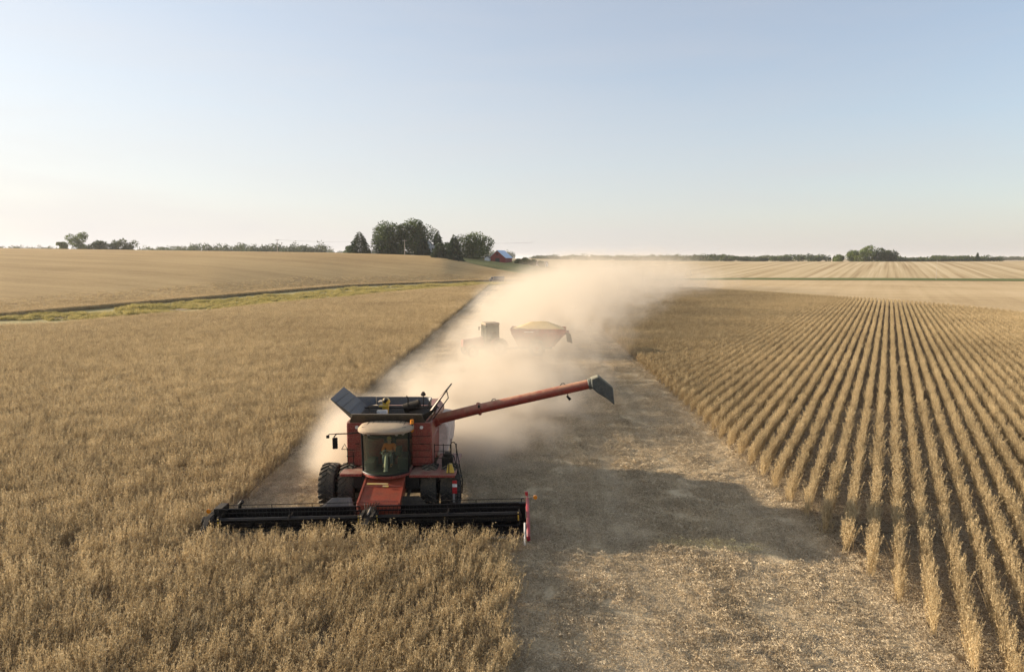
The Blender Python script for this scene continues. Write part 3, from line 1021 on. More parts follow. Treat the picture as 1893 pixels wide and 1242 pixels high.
b.build('cab_sill', M['red'], cb, bevel=.02)
b = MB()
b.prism(arc_pts(1.935, .52, -.98, .95) + [(.95, .30, 1.935), (-.95, .30, 1.935)], (0, 0, .03))
b.bx(-.95, .95, .28, .33, 1.95, 3.72)
b.bx(-.95, -.55, -.9, .2, 1.97, 2.32)
b.bx(.50, .92, -.85, .2, 1.97, 2.55)
b.bx(.40, .62, -.75, -.35, 2.6, 2.95)
b.build('cab_floor', M['cabdark'], cb, bevel=.02)
b = MB()
b.bx(-.28, .28, -.42, .12, 2.30, 2.44)
b.bx(-.27, .27, .06, .20, 2.40, 3.15)
b.bx(-.14, .14, .07, .18, 3.15, 3.36)
b.bx(-.2, .2, -.35, .05, 1.97, 2.31)
b.bx(-.42, -.30, -.4, .05, 2.56, 2.63)
b.bx(.30, .42, -.4, .05, 2.56, 2.63)
b.build('driver_seat', M['seat'], cb, bevel=.04)
b = MB()
b.cyl((0, -1.05, 1.97), (0, -.80, 2.68), .10, .06, n=10)
ring = [(.20 * math.cos(t), -.78 + .07 * math.sin(t), 2.72 + .19 * math.sin(t) * .55) for t in np.linspace(0, 2 * PI, 21)]
b.tube(ring, .018, 6)
b.tube([(-.19, -.78, 2.72), (.19, -.78, 2.72)], .012, 6)
b.bx(-.09, .09, -.86, -.80, 2.62, 2.70)
b.build('steering_column', M['steel'], cb)
# roof: broad oval cap with a visor, row of lamps under its front lip
b = MB()
def roof_ring(k, z, pull):
    pts = []
    for i in range(40):
        t = 2 * PI * i / 40
        c_, s_ = math.cos(t), math.sin(t)
        x = (abs(c_) ** .75) * math.copysign(1, c_) * 1.20 * k
        y = (abs(s_) ** .75) * math.copysign(1, s_)
        y = y * (1.02 if y < 0 else .72) * k - .70 + pull
        pts.append((x, y, z))
    return pts
rings = [roof_ring(.93, 3.76, 0), roof_ring(1.0, 3.80, 0), roof_ring(1.0, 3.88, 0), roof_ring(.93, 3.97, .02), roof_ring(.78, 4.02, .04), roof_ring(.35, 4.05, .06)]
vs = [p for r_ in rings for p in r_]
fs = [(i * 40 + k, i * 40 + (k + 1) % 40, (i + 1) * 40 + (k + 1) % 40, (i + 1) * 40 + k) for i in range(len(rings) - 1) for k in range(40)]
fs += [tuple(range(39, -1, -1)), tuple(5 * 40 + k for k in range(40))]
b.add(vs, fs)
roof = b.build('cab_roof', M['roof'], cb)
b = MB()
for i in range(9):
    x = -.80 + i * .2
    b.tube([(x, -1.35 + .12 * abs(x), 4.0), (x, -.2, 4.06)], .012, 5)
b.tube([(-.95, -1.22, 3.99), (-.5, -1.38, 4.0), (0, -1.42, 4.0), (.5, -1.38, 4.0), (.95, -1.22, 3.99)], .016, 5)
b.build('roof_rib', M['dark'], roof)
for s in (-.85, -.6, .6, .85):
    b = MB()
    b.cyl((s, -1.62 + .35 * abs(s) ** 2, 3.78), (s, -1.69 + .35 * abs(s) ** 2, 3.77), .07, n=12)
    b.build('work_lamp', M['steel'], roof)
b = MB()
b.cyl((1.13, -.7, 3.9), (1.13, -.7, 4.02), .04, n=8)
b.build('beacon', M['dark'], cb)
bl = MB()
bl.cyl((1.13, -.7, 4.02), (1.13, -.7, 4.20), .085, .075, n=14)
bl.build('beacon_lens', M['amber'], cb)
bl = MB()
bl.cyl((1.13, -.72, 3.74), (1.13, -.78, 3.74), .08, n=14)
bl.build('turn_signal', M['amber'], cb)

# mirror on its arm, out to the camera's left
b = MB()
b.tube([(-.98, -.9, 3.70), (-1.45, -1.25, 3.72), (-2.0, -1.4, 3.74), (-2.12, -1.42, 3.60)], .028)
b.tube([(-2.0, -1.4, 3.74), (-2.32, -1.4, 3.72), (-2.38, -1.4, 3.66)], .022)
b.build('mirror_arm', M['dark'], cb)
b = MB()
b.box((-2.07, -1.44, 3.34), (.22, .07, .50), (0, 0, R(15)))
b.box((-2.38, -1.42, 3.62), (.14, .06, .14), (0, 0, R(15)))
b.build('mirror', M['black'], cb, bevel=.03)

# deck, railings and ladder
b = MB()
b.bx(-1.98, -1.04, -1.15, -.06, 1.78, 1.90)
b.build('deck', M['red'], cb, bevel=.015)
b = MB()
b.bx(1.04, 3.05, -1.15, .25, 1.74, 1.86)
b.bx(2.0, 3.05, .25, 2.2, 1.74, 1.86)
b.build('deck', M['red'], cb, bevel=.015)
b = MB()
for z in (2.25, 2.55, 2.85):
    b.tube([(1.98, .1, z), (2.75, .1, z)], .018)
for x in (2.0, 2.4, 2.75):
    b.tube([(x, .1, 1.86), (x, .1, 2.9 + (.25 if x == 2.75 else 0))], .02)
b.tube([(2.98, .2, 1.86), (2.98, .2, 2.9)], .018)
for z in (2.05, 2.35, 2.65, 2.95, 3.3):
    b.tube([(1.0, -.10, z), (1.84, -.10, z)], .012)
b.build('railing', M['dark'], cb)
b = MB()
for z in (2.1, 2.4, 2.7):
    b.tube([(-1.90, -.07, z), (-1.9, -.2, z), (-1.55, -.2, z)], .018)
b.tube([(-2.1, -.3, 2.75), (-1.95, -.3, 3.0), (-1.85, -.3, 2.75), (-2.1, -.3, 2.75)], .018)
b.tube([(-1.85, -.25, 1.9), (-1.85, -.25, 2.8)], .02)
b.tube([(-1.6, -.25, 1.9), (-1.6, -.25, 2.6)], .018)
b.build('railing', M['dark'], cb)
b = MB()
b.bx(2.35, 2.85, -.2, .2, 1.88, 2.35)
b.bx(2.45, 2.75, -.15, .15, 2.35, 2.52)
b.build('tool_box', M['dark'], cb, bevel=.03)
b = MB()
b.hexa([(2.62, -.9, 1.87), (2.98, -.9, 1.87), (2.98, -.75, 1.87), (2.62, -.75, 1.87), (2.70, -.86, 2.28), (2.88, -.86, 2.28), (2.88, -.78, 2.28), (2.70, -.78, 2.28)])
b.build('wheel_chock', M['yellow'], cb, bevel=.02)
b = MB()
for y0 in (-.95, -.25):
    pts = [(2.75 + .12 * (y0 > -.5), y0, 1.9)]
    for i in range(9):
        a = PI * i / 8
        pts.append((2.88 - .13 * math.cos(a), y0 - .02, 2.75 + .22 * math.sin(a) + (0.12 if y0 > -.5 else -.25)))
    pts += [(3.18, y0 - .12, 1.95), (3.30, y0 - .2, 1.4), (3.28, y0 - .2, .8)]
    b.tube(pts, .022)
b.build('handrail', M['dark'], cb)
b = MB()
for i in range(5):
    z = .55 + i * .27
    b.bx(3.02, 3.26 , -1.12, -.42, z, z + .04)
for y in (-1.14, -.40):
    b.tube([(3.05, y, 1.84), (3.16, y, .5)], .03)
b.build('ladder', M['dark'], cb)
b = MB()
b.box((3.02, -1.55, 1.25), (.09, .05, .95))
pole_o = b.build('marker_post', M['steel'], cb, bevel=.01)
for z, mm in ((1.70, 'lensred'), (1.55, 'white'), (1.40, 'lensred'), (1.26, 'lensred')):
    b = MB()
    b.box((3.06, -1.59, z), (.20, .03, .13))
    b.build('reflector', M[mm], pole_o)

# feeder house
b = MB()
b.hexa([(-.88, -2.75, .42), (.88, -2.75, .42), (.80, -.5, 1.05), (-.80, -.5, 1.05), (-.90, -2.75, 1.12), (.90, -2.75, 1.12), (.84, -.7, 1.88), (-.84, -.7, 1.88)])
fh = b.build('feeder_house', M['red_orange'], cb, bevel=.03)
b = MB()
def on_fh(x, t, lift=.02): return (x, -2.75 + 2.05 * t, 1.12 + .76 * t + lift)
for t0, t1, hw in ((.05, .08, .8), (.50, .53, .82), (.82, .86, .62)):
    b.quad(on_fh(-hw, t0), on_fh(hw, t0), on_fh(hw, t1, .05), on_fh(-hw, t1, .05))
for s in (-1, 1):
    b.hexa([on_fh(s * .86 - .04, .0, 0), on_fh(s * .86 + .04, .0, 0), on_fh(s * .82 + .04, .95, 0), on_fh(s * .82 - .04, .95, 0),
            on_fh(s * .86 - .04, .0, .06), on_fh(s * .86 + .04, .0, .06), on_fh(s * .82 + .04, .95, .06), on_fh(s * .82 - .04, .95, .06)])
b.build('stiffener', M['red_orange'], fh)
b = MB()
for x0, x1, t in ((-.30, .30, .80), (-.7, .2, .54), (.0, .25, .47)):
    b = MB()
    b.hexa([on_fh(x0, t, .055), on_fh(x1, t, .055), on_fh(x1, t + .035, .06), on_fh(x0, t + .035, .06), on_fh(x0, t, .075), on_fh(x1, t, .075), on_fh(x1, t + .035, .08), on_fh(x0, t + .035, .08)])
    b.build('warning_strip', M['yellow'], fh)
for s in (-1, 1):
    b = MB()
    b.cyl((s * 1.02, -.6, 1.25), (s * 1.02, -2.5, .62), .07, n=10)
    b.cyl((s * 1.02, -1.6, .92), (s * 1.02, -2.7, .55), .04, n=10)
    b.build('lift_cylinder', M['dark'], cb)

# header
hd_rot = (0, R(-1.6), R(0))
b = MB()
b.slab([(-6.35, 1.40, .10), (6.35, 1.40, .10), (6.35, 1.52, .80), (-6.35, 1.52, .80)], -.05)
b.bx(-6.38, 6.38, 1.44, 1.62, .78, .92)
b.bx(-6.38, 6.38, 1.42, 1.58, .08, .22)
b.hexa([(-6.35, -.02, .05), (6.35, -.02, .05), (6.35, 1.40, .10), (-6.35, 1.40, .10), (-6.35, -.02, .09), (6.35, -.02, .09), (6.35, 1.40, .16), (-6.35, 1.40, .16)])
for x in np.linspace(-6.0, 6.0, 13):
    b.bx(x - .03, x + .03, 1.53, 1.66, .15, .85)
hd = b.build('header', M['black'], cb, bevel=.008)
hd.location = (-.25, -3.9, 0)
hd.rotation_euler = hd_rot
# knife guards
b = MB()
for i in range(150):
    x = -6.3 + 12.6 * i / 149
    b.hexa([(x - .012, -.16, .055), (x + .012, -.16, .055), (x + .02, 0, .05), (x - .02, 0, .05), (x - .006, -.16, .07), (x + .006, -.16, .07), (x + .02, 0, .10), (x - .02, 0, .10)])
b.build('cutter_bar', M['steel'], hd, smooth=False)
# cross auger in the trough behind the reel
b = MB()
b.cyl((-6.2, 1.02, .46), (6.2, 1.02, .46), .16, n=16)
for s in (-1, 1):
    pts = []
    turns = 10
    N_ = 200
    vs, fs = [], []
    for i in range(N_ + 1):
        t = i / N_
        x = s * (6.2 - 5.4 * t)
        a = 2 * PI * turns * t * s
        for r_ in (.15, .31):
            vs.append((x, 1.02 + r_ * math.cos(a), .46 + r_ * math.sin(a)))
    for i in range(N_):
        fs.append((2 * i, 2 * i + 1, 2 * i + 3, 2 * i + 2))
    b.add(vs, fs)
b.build('cross_auger', M['dark'], hd)
# two reels
for s in (-1, 1):
    x0, x1 = (.33, 6.1) if s > 0 else (-6.1, -.33)
    yc, zc, rr = .55, .80, .46
    b = MB()
    b.cyl((x0, yc, zc), (x1, yc, zc), .105, n=18)
    rl = b.build('reel', M['black'], hd)
    for k in range(5):
        a = R(88 + 72 * k)
        by, bz = yc + rr * math.cos(a), zc + rr * math.sin(a)
        b = MB()
        b.tube([(x0, by, bz), (x1, by, bz)], .030)
        for i in range(37):
            x = x0 + .08 + (x1 - x0 - .16) * i / 36
            b.tube([(x, by, bz), (x + .005, by + .03, bz - .11), (x, by + .01, bz - .24)], .013, 4)
        b.build('reel_bat', M['black'], hd)
    b = MB()
    for x in (x0, (x0 + x1) / 2, x1):
        for k in range(5):
            a = R(88 + 72 * k)
            b.box((x, yc + rr / 2 * math.cos(a), zc + rr / 2 * math.sin(a)), (.03, rr, .05), (a, 0, 0))
        b.cyl((x - .03, yc, zc), (x + .03, yc, zc), .19, n=16)
        b.build('reel_spider', M['dark'], hd)
        b = MB()
    for x in (x0 + .02, x1 - .06):
        b = MB()
        b.bx(x, x + .05, yc - .20, yc - .145, zc - .20, zc + .14)
        b.build('reel_end_plate', M['yellow'], hd)
    # top guide rod seen above the back sheet
    b = MB()
    b.cyl((x0, yc + .05, zc + .05), ((x0 + x1) / 2, yc + .05, zc + .05), .03, n=8)
    b.build('reel_sleeve', M['steel'], hd)
# centre arm with its hydraulics
b = MB()
b.hexa([(-.12, -.15, .60), (.12, -.15, .60), (.14, 1.65, .80), (-.14, 1.65, .80), (-.12, -.15, .78), (.12, -.15, .78), (.14, 1.65, 1.10), (-.14, 1.65, 1.10)])
b.bx(-.28, -.16, .1, .9, .35, 1.0)
b.bx(.16, .28, .1, .9, .35, 1.0)
b.bx(-.30, .30, 1.3, 1.75, .70, 1.02)
b.cyl((-.2, .2, .5), (-.22, 1.5, .95), .05, n=8)
b.cyl((.22, 0, .3), (.2, 1.4, 1.0), .05, n=8)
for i in range(6):
    x = -.3 + i * .12
    b.tube([(x, 1.6, 1.02), (x + .02, 1.2, 1.16), (x * .6, .8, 1.05), (x * .5, .3, .85)], .018, 5)
b.bx(-.35, .35, -.25, .05, .12, .45)
b.build('reel_arm', M['dark'], hd, bevel=.01)
b = MB()
b.bx(-.30, -.10, 1.55, 1.72, 1.03, 1.09)
b.build('hose_block', M['steel'], hd)
b = MB()
b.bx(.12, .3, 1.5, 1.66, 1.03, 1.07)
b.build('hose_block', M['steel'], hd)
b = MB()
b.cyl((.0, .4, .98), (.02, 1.0, 1.06), .035, n=8)
b.build('reel_cylinder', M['steel'], hd)
# deflector screens either side of the feeder house
for s in (-1, 1):
    b = MB()
    x0, x1, x2, x3 = (.85, 2.25, 1.85, 1.05)
    q = [(x0 * s, 1.58, .86), (x1 * s, 1.58, .86), (x2 * s, 2.0, 1.12), (x3 * s, 2.0, 1.12)]
    if s < 0: q = [q[1], q[0], q[3], q[2]]
    b.slab(q, .03)
    for t in np.linspace(.1, .9, 9):
        a_, c_ = Vector(q[0]).lerp(Vector(q[1]), t), Vector(q[3]).lerp(Vector(q[2]), t)
        b.tube([a_ + Vector((0, -.02, .03)), c_ + Vector((0, -.02, .03))], .012, 5)
    b.tube([q[0], q[3], q[2], q[1]], .025, 6)
    b.build('deflector_screen', M['grey'] if s < 0 else M['dark'], hd)
# thin top rail on short posts along the back
b = MB()
b.tube([(-6.3, 1.6, 1.06), (6.3, 1.6, 1.06)], .018)
for x in (-6.2, -4.3, -2.6, 2.6, 4.3, 6.2):
    b.tube([(x, 1.6, .9), (x, 1.6, 1.06)], .018)
b.build('top_rail', M['dark'], hd)
# ends: black divider on one side, red shield on the other
b = MB()
b.prism([(-6.60, -.75, .10), (-6.60, -.15, .62), (-6.60, .5, .98), (-6.60, 1.62, 1.02), (-6.60, 1.62, .10)], (.22, 0, 0))
b.hexa([(-6.66, -1.05, .12), (-6.50, -1.05, .12), (-6.34, -.2, .05), (-6.66, -.2, .05), (-6.62, -1.05, .18), (-6.52, -1.05, .18), (-6.36, -.2, .62), (-6.64, -.2, .62)])
b.bx(-6.45, -6.1, .9, 1.6, .85, 1.18)
b.cyl((-6.75, .6, .75), (-6.3, .6, .75), .22, n=14)
b.tube([(-5.75, 1.7, .6), (-5.7, 1.72, 1.05), (-5.55, 1.7, 1.2)], .09, 8)
b.build('end_divider', M['dark'], hd, bevel=.02)
b = MB()
b.box((-6.62, -.98, .20), (.10, .12, .16))
b.build('divider_tip', M['lensred'], hd, bevel=.02)
b = MB()
b.cyl((-6.68, 1.0, 1.06), (-6.68, .93, 1.06), .09, n=14)
b.build('marker_lamp', M['amber'], hd)
b = MB()
b.box((-6.7, .55, .82), (.06, .1, .1))
b.build('reflector', M['amber'], hd)
b = MB()
b.prism([(6.38, -.55, .10), (6.38, -.62, .34), (6.38, .1, .80), (6.38, 1.0, 1.06), (6.38, 1.75, 1.16), (6.38, 1.75, .2), (6.38, .6, .08)], (.14, 0, 0))
b.build('end_shield', M['magenta_red'], hd, bevel=.04)
b = MB()
b.tube([(6.30, -.72, .03), (6.32, -.5, .85)], .035, 8)
b.build('divider_rod', M['white'], hd)
b = MB()
b.box((6.42, 1.70, 1.24), (.12, .08, .16))
b.build('reflector', M['lensred'], hd, bevel=.01)
b = MB()
b.tube([(6.2, 1.6, 1.10), (6.8, 1.55, 1.14)], .03, 6)
b.build('lamp_arm', M['steel'], hd)
b = MB()
b.cyl((6.78, 1.45, 1.14), (6.78, 1.56, 1.14), .085, n=14)
b.build('marker_lamp', M['amber'], hd)

# ------------------------------------------------------------------ operator in the cab
def skin_obj(name, verts, edges, radii, mat, parent, root=0, sub=2):
    me = bpy.data.meshes.new(name)
    me.from_pydata(verts, edges, [])
    me.materials.append(mat)
    o = bpy.data.objects.new(name, me)
    C.objects.link(o)
    o.parent = parent
    o.modifiers.new('skin', 'SKIN').use_smooth_shade = True
    if not me.skin_vertices: me.skin_vertices.new()
    for i, r_ in enumerate(radii):
        me.skin_vertices[0].data[i].radius = r_ if isinstance(r_, tuple) else (r_, r_)
        me.skin_vertices[0].data[i].use_root = (i == root)
    s = o.modifiers.new('sub', 'SUBSURF')
    s.levels = s.render_levels = sub
    return o
def body_chain():
    V, E, Rr = [], [], []
    def add(p, r_, par=None):
        V.append(p); Rr.append(r_)
        if par is not None: E.append((par, len(V) - 1))
        return len(V) - 1
    pel = add((0, 0, .10), (.17, .13))
    w = add((0, .01, .26), (.155, .11), pel)
    ch = add((0, .01, .44), (.18, .12), w)
    nb = add((0, .0, .57), (.075, .07), ch)
    hd0 = add((0, -.03, .66), (.075, .085), nb)
    hd1 = add((0, -.04, .75), (.08, .095), hd0)
    hd2 = add((0, -.03, .82), (.06, .07), hd1)
    for s in (-1, 1):
        sh = add((s * .20, .01, .50), .065, ch)
        el = add((s * .29, -.14, .28), .046, sh)
        wr = add((s * .19, -.38, .30), .030, el)
        pm = add((s * .17, -.45, .33), (.034, .022), wr)
        for k in range(4):
            f1 = add((s * (.145 + .018 * k), -.49, .365 - .002 * k), .011, pm)
            f2 = add((s * (.145 + .018 * k), -.475, .395), .010, f1)
            add((s * (.147 + .018 * k), -.45, .40), .009, f2)
        t1 = add((s * .135, -.44, .36), .012, pm)
        add((s * .12, -.45, .385), .010, t1)
        hp = add((s * .10, -.06, .08), .085, pel)
        kn = add((s * .17, -.48, .12), .065, hp)
        an = add((s * .16, -.52, -.26), .045, kn)
        add((s * .17, -.68, -.30), .042, an)
    return V, E, Rr
pr_ = empty('person', (-5.5, 29.92, 2.40), 0, 'seated operator in an orange shirt and tan cap behind the cab windshield', 'person')
V_, E_, R_ = body_chain()
skin_obj('body', V_, E_, R_, M['skin'], pr_)
SV, SE, SR = [(0, 0, .12), (0, .01, .28), (0, .01, .46), (0, 0, .56)], [(0, 1), (1, 2), (2, 3)], [(.185, .15), (.175, .13), (.20, .14), (.085, .08)]
for s in (-1, 1):
    SV += [(s * .21, .01, .51), (s * .295, -.14, .285), (s * .265, -.24, .29)]
    k = len(SV)
    SE += [(2, k - 3), (k - 3, k - 2), (k - 2, k - 1)]
    SR += [.085, .066, .055]
skin_obj('shirt', SV, SE, SR, M['shirt'], pr_)
TV, TE, TR = [(0, 0, .09)], [], [(.19, .145)]
for s in (-1, 1):
    TV += [(s * .10, -.06, .08), (s * .17, -.48, .12), (s * .16, -.52, -.22)]
    k = len(TV)
    TE += [(0, k - 3), (k - 3, k - 2), (k - 2, k - 1)]
    TR += [.10, .082, .066]
skin_obj('trousers', TV, TE, TR, M['trousers'], pr_)
b = MB()
b.cyl((0, -.03, .79), (0, -.025, .86), .103, .088, n=18)
b.cyl((0, -.025, .86), (0, -.02, .90), .088, .04, n=18)
b.hexa([(-.085, -.11, .785), (.085, -.11, .785), (.06, -.21, .775), (-.06, -.21, .775), (-.085, -.11, .80), (.085, -.11, .80), (.06, -.21, .787), (-.06, -.21, .787)])
b.build('cap', M['cap'], pr_)
b = MB()
b.hexa([(-.014, -.125, .69), (.014, -.125, .69), (.008, -.11, .69), (-.008, -.11, .69), (-.008, -.128, .735), (.008, -.128, .735), (.006, -.11, .735), (-.006, -.11, .735)])
b.build('nose', M['skin'], pr_)
for s in (-1, 1):
    b = MB()
    b.cyl((s * .083, -.03, .70), (s * .098, -.03, .725), .02, .024, n=8)
    b.build('ear', M['skin'], pr_)
    b = MB()
    b.cyl((s * .033, -.122, .745), (s * .033, -.13, .745), .011, n=8)
    b.build('eye', M['cabdark'], pr_)
b = MB()
b.bx(-.028, .028, -.122, -.117, .662, .670)
b.build('mouth', M['cabdark'], pr_)

# ------------------------------------------------------------------ tractor and grain cart in the dust
tr = empty('tractor', (-2.7, 79.0, 0), R(-68), 'red tractor with a glazed cab half hidden in the dust ahead of the cart', 'tractor')
# local: front is -Y
b = MB()
b.hexa([(-.42, -3.3, 1.15), (.42, -3.3, 1.15), (.5, -.7, 1.15), (-.5, -.7, 1.15), (-.36, -3.25, 1.95), (.36, -3.25, 1.95), (.44, -.7, 2.2), (-.44, -.7, 2.2)])
b.build('hood', M['red'], tr, bevel=.08)
b = MB()
b.bx(-.4, .4, -3.2, 1.5, .75, 1.18)
b.bx(-1.0, 1.0, -2.5, -2.2, .6, .85)
b.bx(-1.2, 1.2, .6, 1.0, .8, 1.15)
b.cyl((.62, -.85, 2.0), (.62, -.85, 3.3), .07, n=10)
b.bx(-.2, .2, 1.5, 2.2, .5, .62)
b.build('chassis', M['dark'], tr, bevel=.02)
b = MB()
b.bx(-.85, .85, -.70, 1.05, 3.55, 3.85)
b.build('cab_roof', M['roof'], tr, bevel=.08)
b = MB()
for x in (-.8, .8):
    for y in (-.6, .95):
        b.tube([(x, y, 1.5), (x * .96, y, 3.58)], .055)
b.bx(-.8, .8, -.65, 1.0, 1.3, 1.75)
b.bx(-.3, .3, .3, .8, 1.75, 2.7)
b.build('cab_frame', M['dark'], tr)
b = MB()
for (p, q) in (((-.79, -.6), (.79, -.6)), ((.79, -.6), (.79, .95)), ((.79, .95), (-.79, .95)), ((-.79, .95), (-.79, -.6))):
    b.quad((p[0], p[1], 1.75), (q[0], q[1], 1.75), (q[0] * .97, q[1], 3.56), (p[0] * .97, p[1], 3.56))
b.build('cab_glass', M['glass_dark'], tr)
for s in (-1, 1):
    wheel(tr, (s * 1.15, .8, 1.0), 1.0, .62, lugs=20, rim_mat='rim', face=s)
    wheel(tr, (s * 1.0, -2.35, .72), .72, .5, lugs=18, rim_mat='rim', face=s)
    b = MB()
    pts = []
    for i in range(8):
        a = R(10 + 140 * i / 7)
        pts.append((.8 + 1.12 * math.cos(a), 1.0 + 1.12 * math.sin(a)))
    for i in range(7):
        (y0, z0), (y1, z1) = pts[i], pts[i + 1]
        b.slab([(s * .82, y0, z0), (s * 1.46, y0, z0), (s * 1.46, y1, z1), (s * .82, y1, z1)], .03 * s)
    b.build('fender', M['red'], tr)
for s in (-1, 1):
    b = MB()
    b.tube([(s * .8, -.6, 3.2), (s * 1.32, -.75, 3.2)], .025)
    b.box((s * 1.3, -.75, 3.05), (.2, .06, .4))
    b.build('mirror', M['dark'], tr)


ct = empty('grain_cart', (3.1, 79.6, 0), R(-4), 'dark red grain cart heaped with golden beans in the dust cloud', 'grain cart')
# local: tongue towards -X
b = MB()
T = [(-3.2, -1.6, 3.10), (3.2, -1.6, 3.10), (3.2, 1.6, 3.10), (-3.2, 1.6, 3.10)]
Md = [(-3.05, -1.6, 2.55), (3.05, -1.6, 2.55), (3.05, 1.6, 2.55), (-3.05, 1.6, 2.55)]
Bo = [(-2.35, -.5, 1.0), (1.7, -.5, 1.0), (1.7, .5, 1.0), (-2.35, .5, 1.0)]
b.add(Bo + Md + T, [(3, 2, 1, 0)] + [(i, (i + 1) % 4, 4 + (i + 1) % 4, 4 + i) for i in range(4)] + [(4 + i, 4 + (i + 1) % 4, 8 + (i + 1) % 4, 8 + i) for i in range(4)])
b.add([(x * .97, y * .97, z - .02) for x, y, z in T] + [(x * .97, y * .97, z - .5) for x, y, z in T], [(0, 1, 2, 3)][:0] + [((i + 1) % 4, i, 4 + i, 4 + (i + 1) % 4) for i in range(4)])
b.tube([T[0], T[1], T[2], T[3], T[0]], .06)
for x in (-2.4, -1.2, 0, 1.2, 2.4):
    b.tube([(x * .62 - .2, -.62, 1.15), (x, -1.62, 2.55), (x, -1.64, 3.08)], .05)
b.build('hopper', M['cart_red'], ct, smooth=False)
b = MB()
b.bx(-2.0, 1.6, -.45, .45, .72, .98)
b.tube([(-2.0, -.3, .8), (-4.2, 0, .62)], .09)
b.tube([(-2.0, .3, .8), (-4.2, 0, .62)], .09)
b.bx(-.35, .15, -1.6, 1.6, .78, .98)
b.build('frame', M['dark'], ct)
for s in (-1, 1):
    w_ = MB()
    wo = wheel(ct, (0, 0, 0), .95, .75, lugs=20, face=s)
    wo.rotation_euler = (0, 0, PI / 2)
    wo.location = (-.1, s * 1.55, .95)
b = MB()
b.tube([(1.7, -.9, 1.2), (2.8, -1.25, 2.6), (3.5, -1.5, 2.85)], .22, 12)
b.build('unloading_auger', M['red'], ct)
b = MB()
b.hexa([(3.3, -1.75, 1.75), (3.95, -1.75, 1.55), (3.95, -1.25, 1.55), (3.3, -1.25, 1.75), (3.2, -1.75, 2.8), (3.75, -1.75, 2.6), (3.75, -1.25, 2.6), (3.2, -1.25, 2.8)])
b.build('discharge_spout', M['dark'], ct, bevel=.05)
b = MB()
b.box((-1.05, -1.665, 2.82), (1.1, .02, .11))
b.build('reflective_stripe', M['white'], ct)
# the load
b = MB()
gn = 24
vs, fs = [], []
for j in range(gn + 1):
    for i in range(gn + 1):
        x, y = -3.08 + 6.16 * i / gn, -1.5 + 3.0 * j / gn
        e = min(1, (3.08 - abs(x)) / 2.2, (1.5 - abs(y)) / 1.4)
        hh = .95 * (max(0, e) ** .8) * (1 - .25 * ((x - .7) / 3) ** 2)
        vs.append((x, y, 2.98 + hh + .03 * mnoise.noise((x * 2, y * 2, 0))))
for j in range(gn):
    for i in range(gn):
        a = j * (gn + 1) + i
        fs.append((a, a + 1, a + gn + 2, a + gn + 1))
b.add(vs, fs)
b.add([(-3.08, -1.5, 2.7), (3.08, -1.5, 2.7), (3.08, 1.5, 2.7), (-3.08, 1.5, 2.7)], [(3, 2, 1, 0)])
hp = b.build('grain_heap', M['grain'])
hp.location = ct.location
hp.rotation_euler = ct.rotation_euler
tag(hp, 'golden heap of harvested beans piled above the rim of the red cart', 'grain')

# grey truck waiting at the end of the far field
tk = empty('farm_truck', (-7.4, 331.0, height(-7.4, 331)), R(4), 'grey farm truck faint in the dust at the far end of the hill field', 'truck')
M['truck_grey'] = flat('grey truck body', (0.13, 0.13, 0.15), 0.5)
b = MB()
b.hexa([(-1.4, -1.2, 1.1), (3.6, -1.2, 1.1), (3.6, 1.2, 1.1), (-1.4, 1.2, 1.1), (-1.5, -1.25, 2.6), (3.7, -1.25, 2.6), (3.7, 1.25, 2.6), (-1.5, 1.25, 2.6)])
b.build('cargo_box', M['truck_grey'], tk, bevel=.05)
b = MB()
b.prism([(-3.6, -1.1, .7), (-3.6, -1.1, 1.5), (-2.9, -1.1, 1.6), (-2.6, -1.1, 2.4), (-1.6, -1.1, 2.4), (-1.6, -1.1, .7)], (0, 2.2, 0))
b.build('cab', M['truck_grey'], tk, bevel=.06)
b = MB()
b.prism([(-2.82, -1.11, 1.65), (-2.58, -1.11, 2.3), (-1.75, -1.11, 2.3), (-1.75, -1.11, 1.65)], (0, 2.22, 0))
b.build('window', M['door_dark'], tk)
b = MB()
b.bx(-3.4, 3.5, -.5, .5, .6, 1.08)
b.build('frame', M['dark'], tk)
for x in (-2.8, 1.6, 2.8):
    for s in (-1, 1):
        b = MB()
        b.cyl((x, s * 1.15, .5), (x, s * .8, .5), .5, n=18)
        b.build('wheel', M['rubber'], tk)

# ------------------------------------------------------------------ trees
def crown_broad(seed, h, w, n=2600, leaf=.6, base=.22, lobes=16):
    """leaf quads in uneven clumps spread through the crown, gaps between"""
    rng = np.random.default_rng(seed)
    Q, T = [], []
    for k in range(lobes):
        a = rng.uniform(0, 2 * PI)
        zf = rng.uniform(base + .05, .88)
        rmax = w / 2 * math.sqrt(max(.05, 1 - ((zf - .52) / .52) ** 2))
        rad = rmax * rng.uniform(.05, .82)
        c = np.array([rad * math.cos(a), rad * math.sin(a), zf * h])
        r_ = w * rng.uniform(.19, .30)
        m = int(n * 1.7) // lobes
        d = unit(rng.normal(size=(m, 3)))
        rr = r_ * rng.uniform(.35, 1.08, m) ** .6
        p = c + d * rr[:, None] * np.array([1, 1, .85])
        p[:, 2] = np.clip(p[:, 2], base * h * .6, None)
        q = leaf_quads(p, d + rng.normal(0, .9, d.shape), rng.uniform(.9, 1.8, m) * leaf, rng.uniform(.7, 1.3, m) * leaf, rng)
        Q.append(q)
        T.append(np.clip(rng.normal(.45, .2) * .5 + rng.normal(.25, .16, m), 0, 1))
    return np.concatenate(Q), np.concatenate(T)

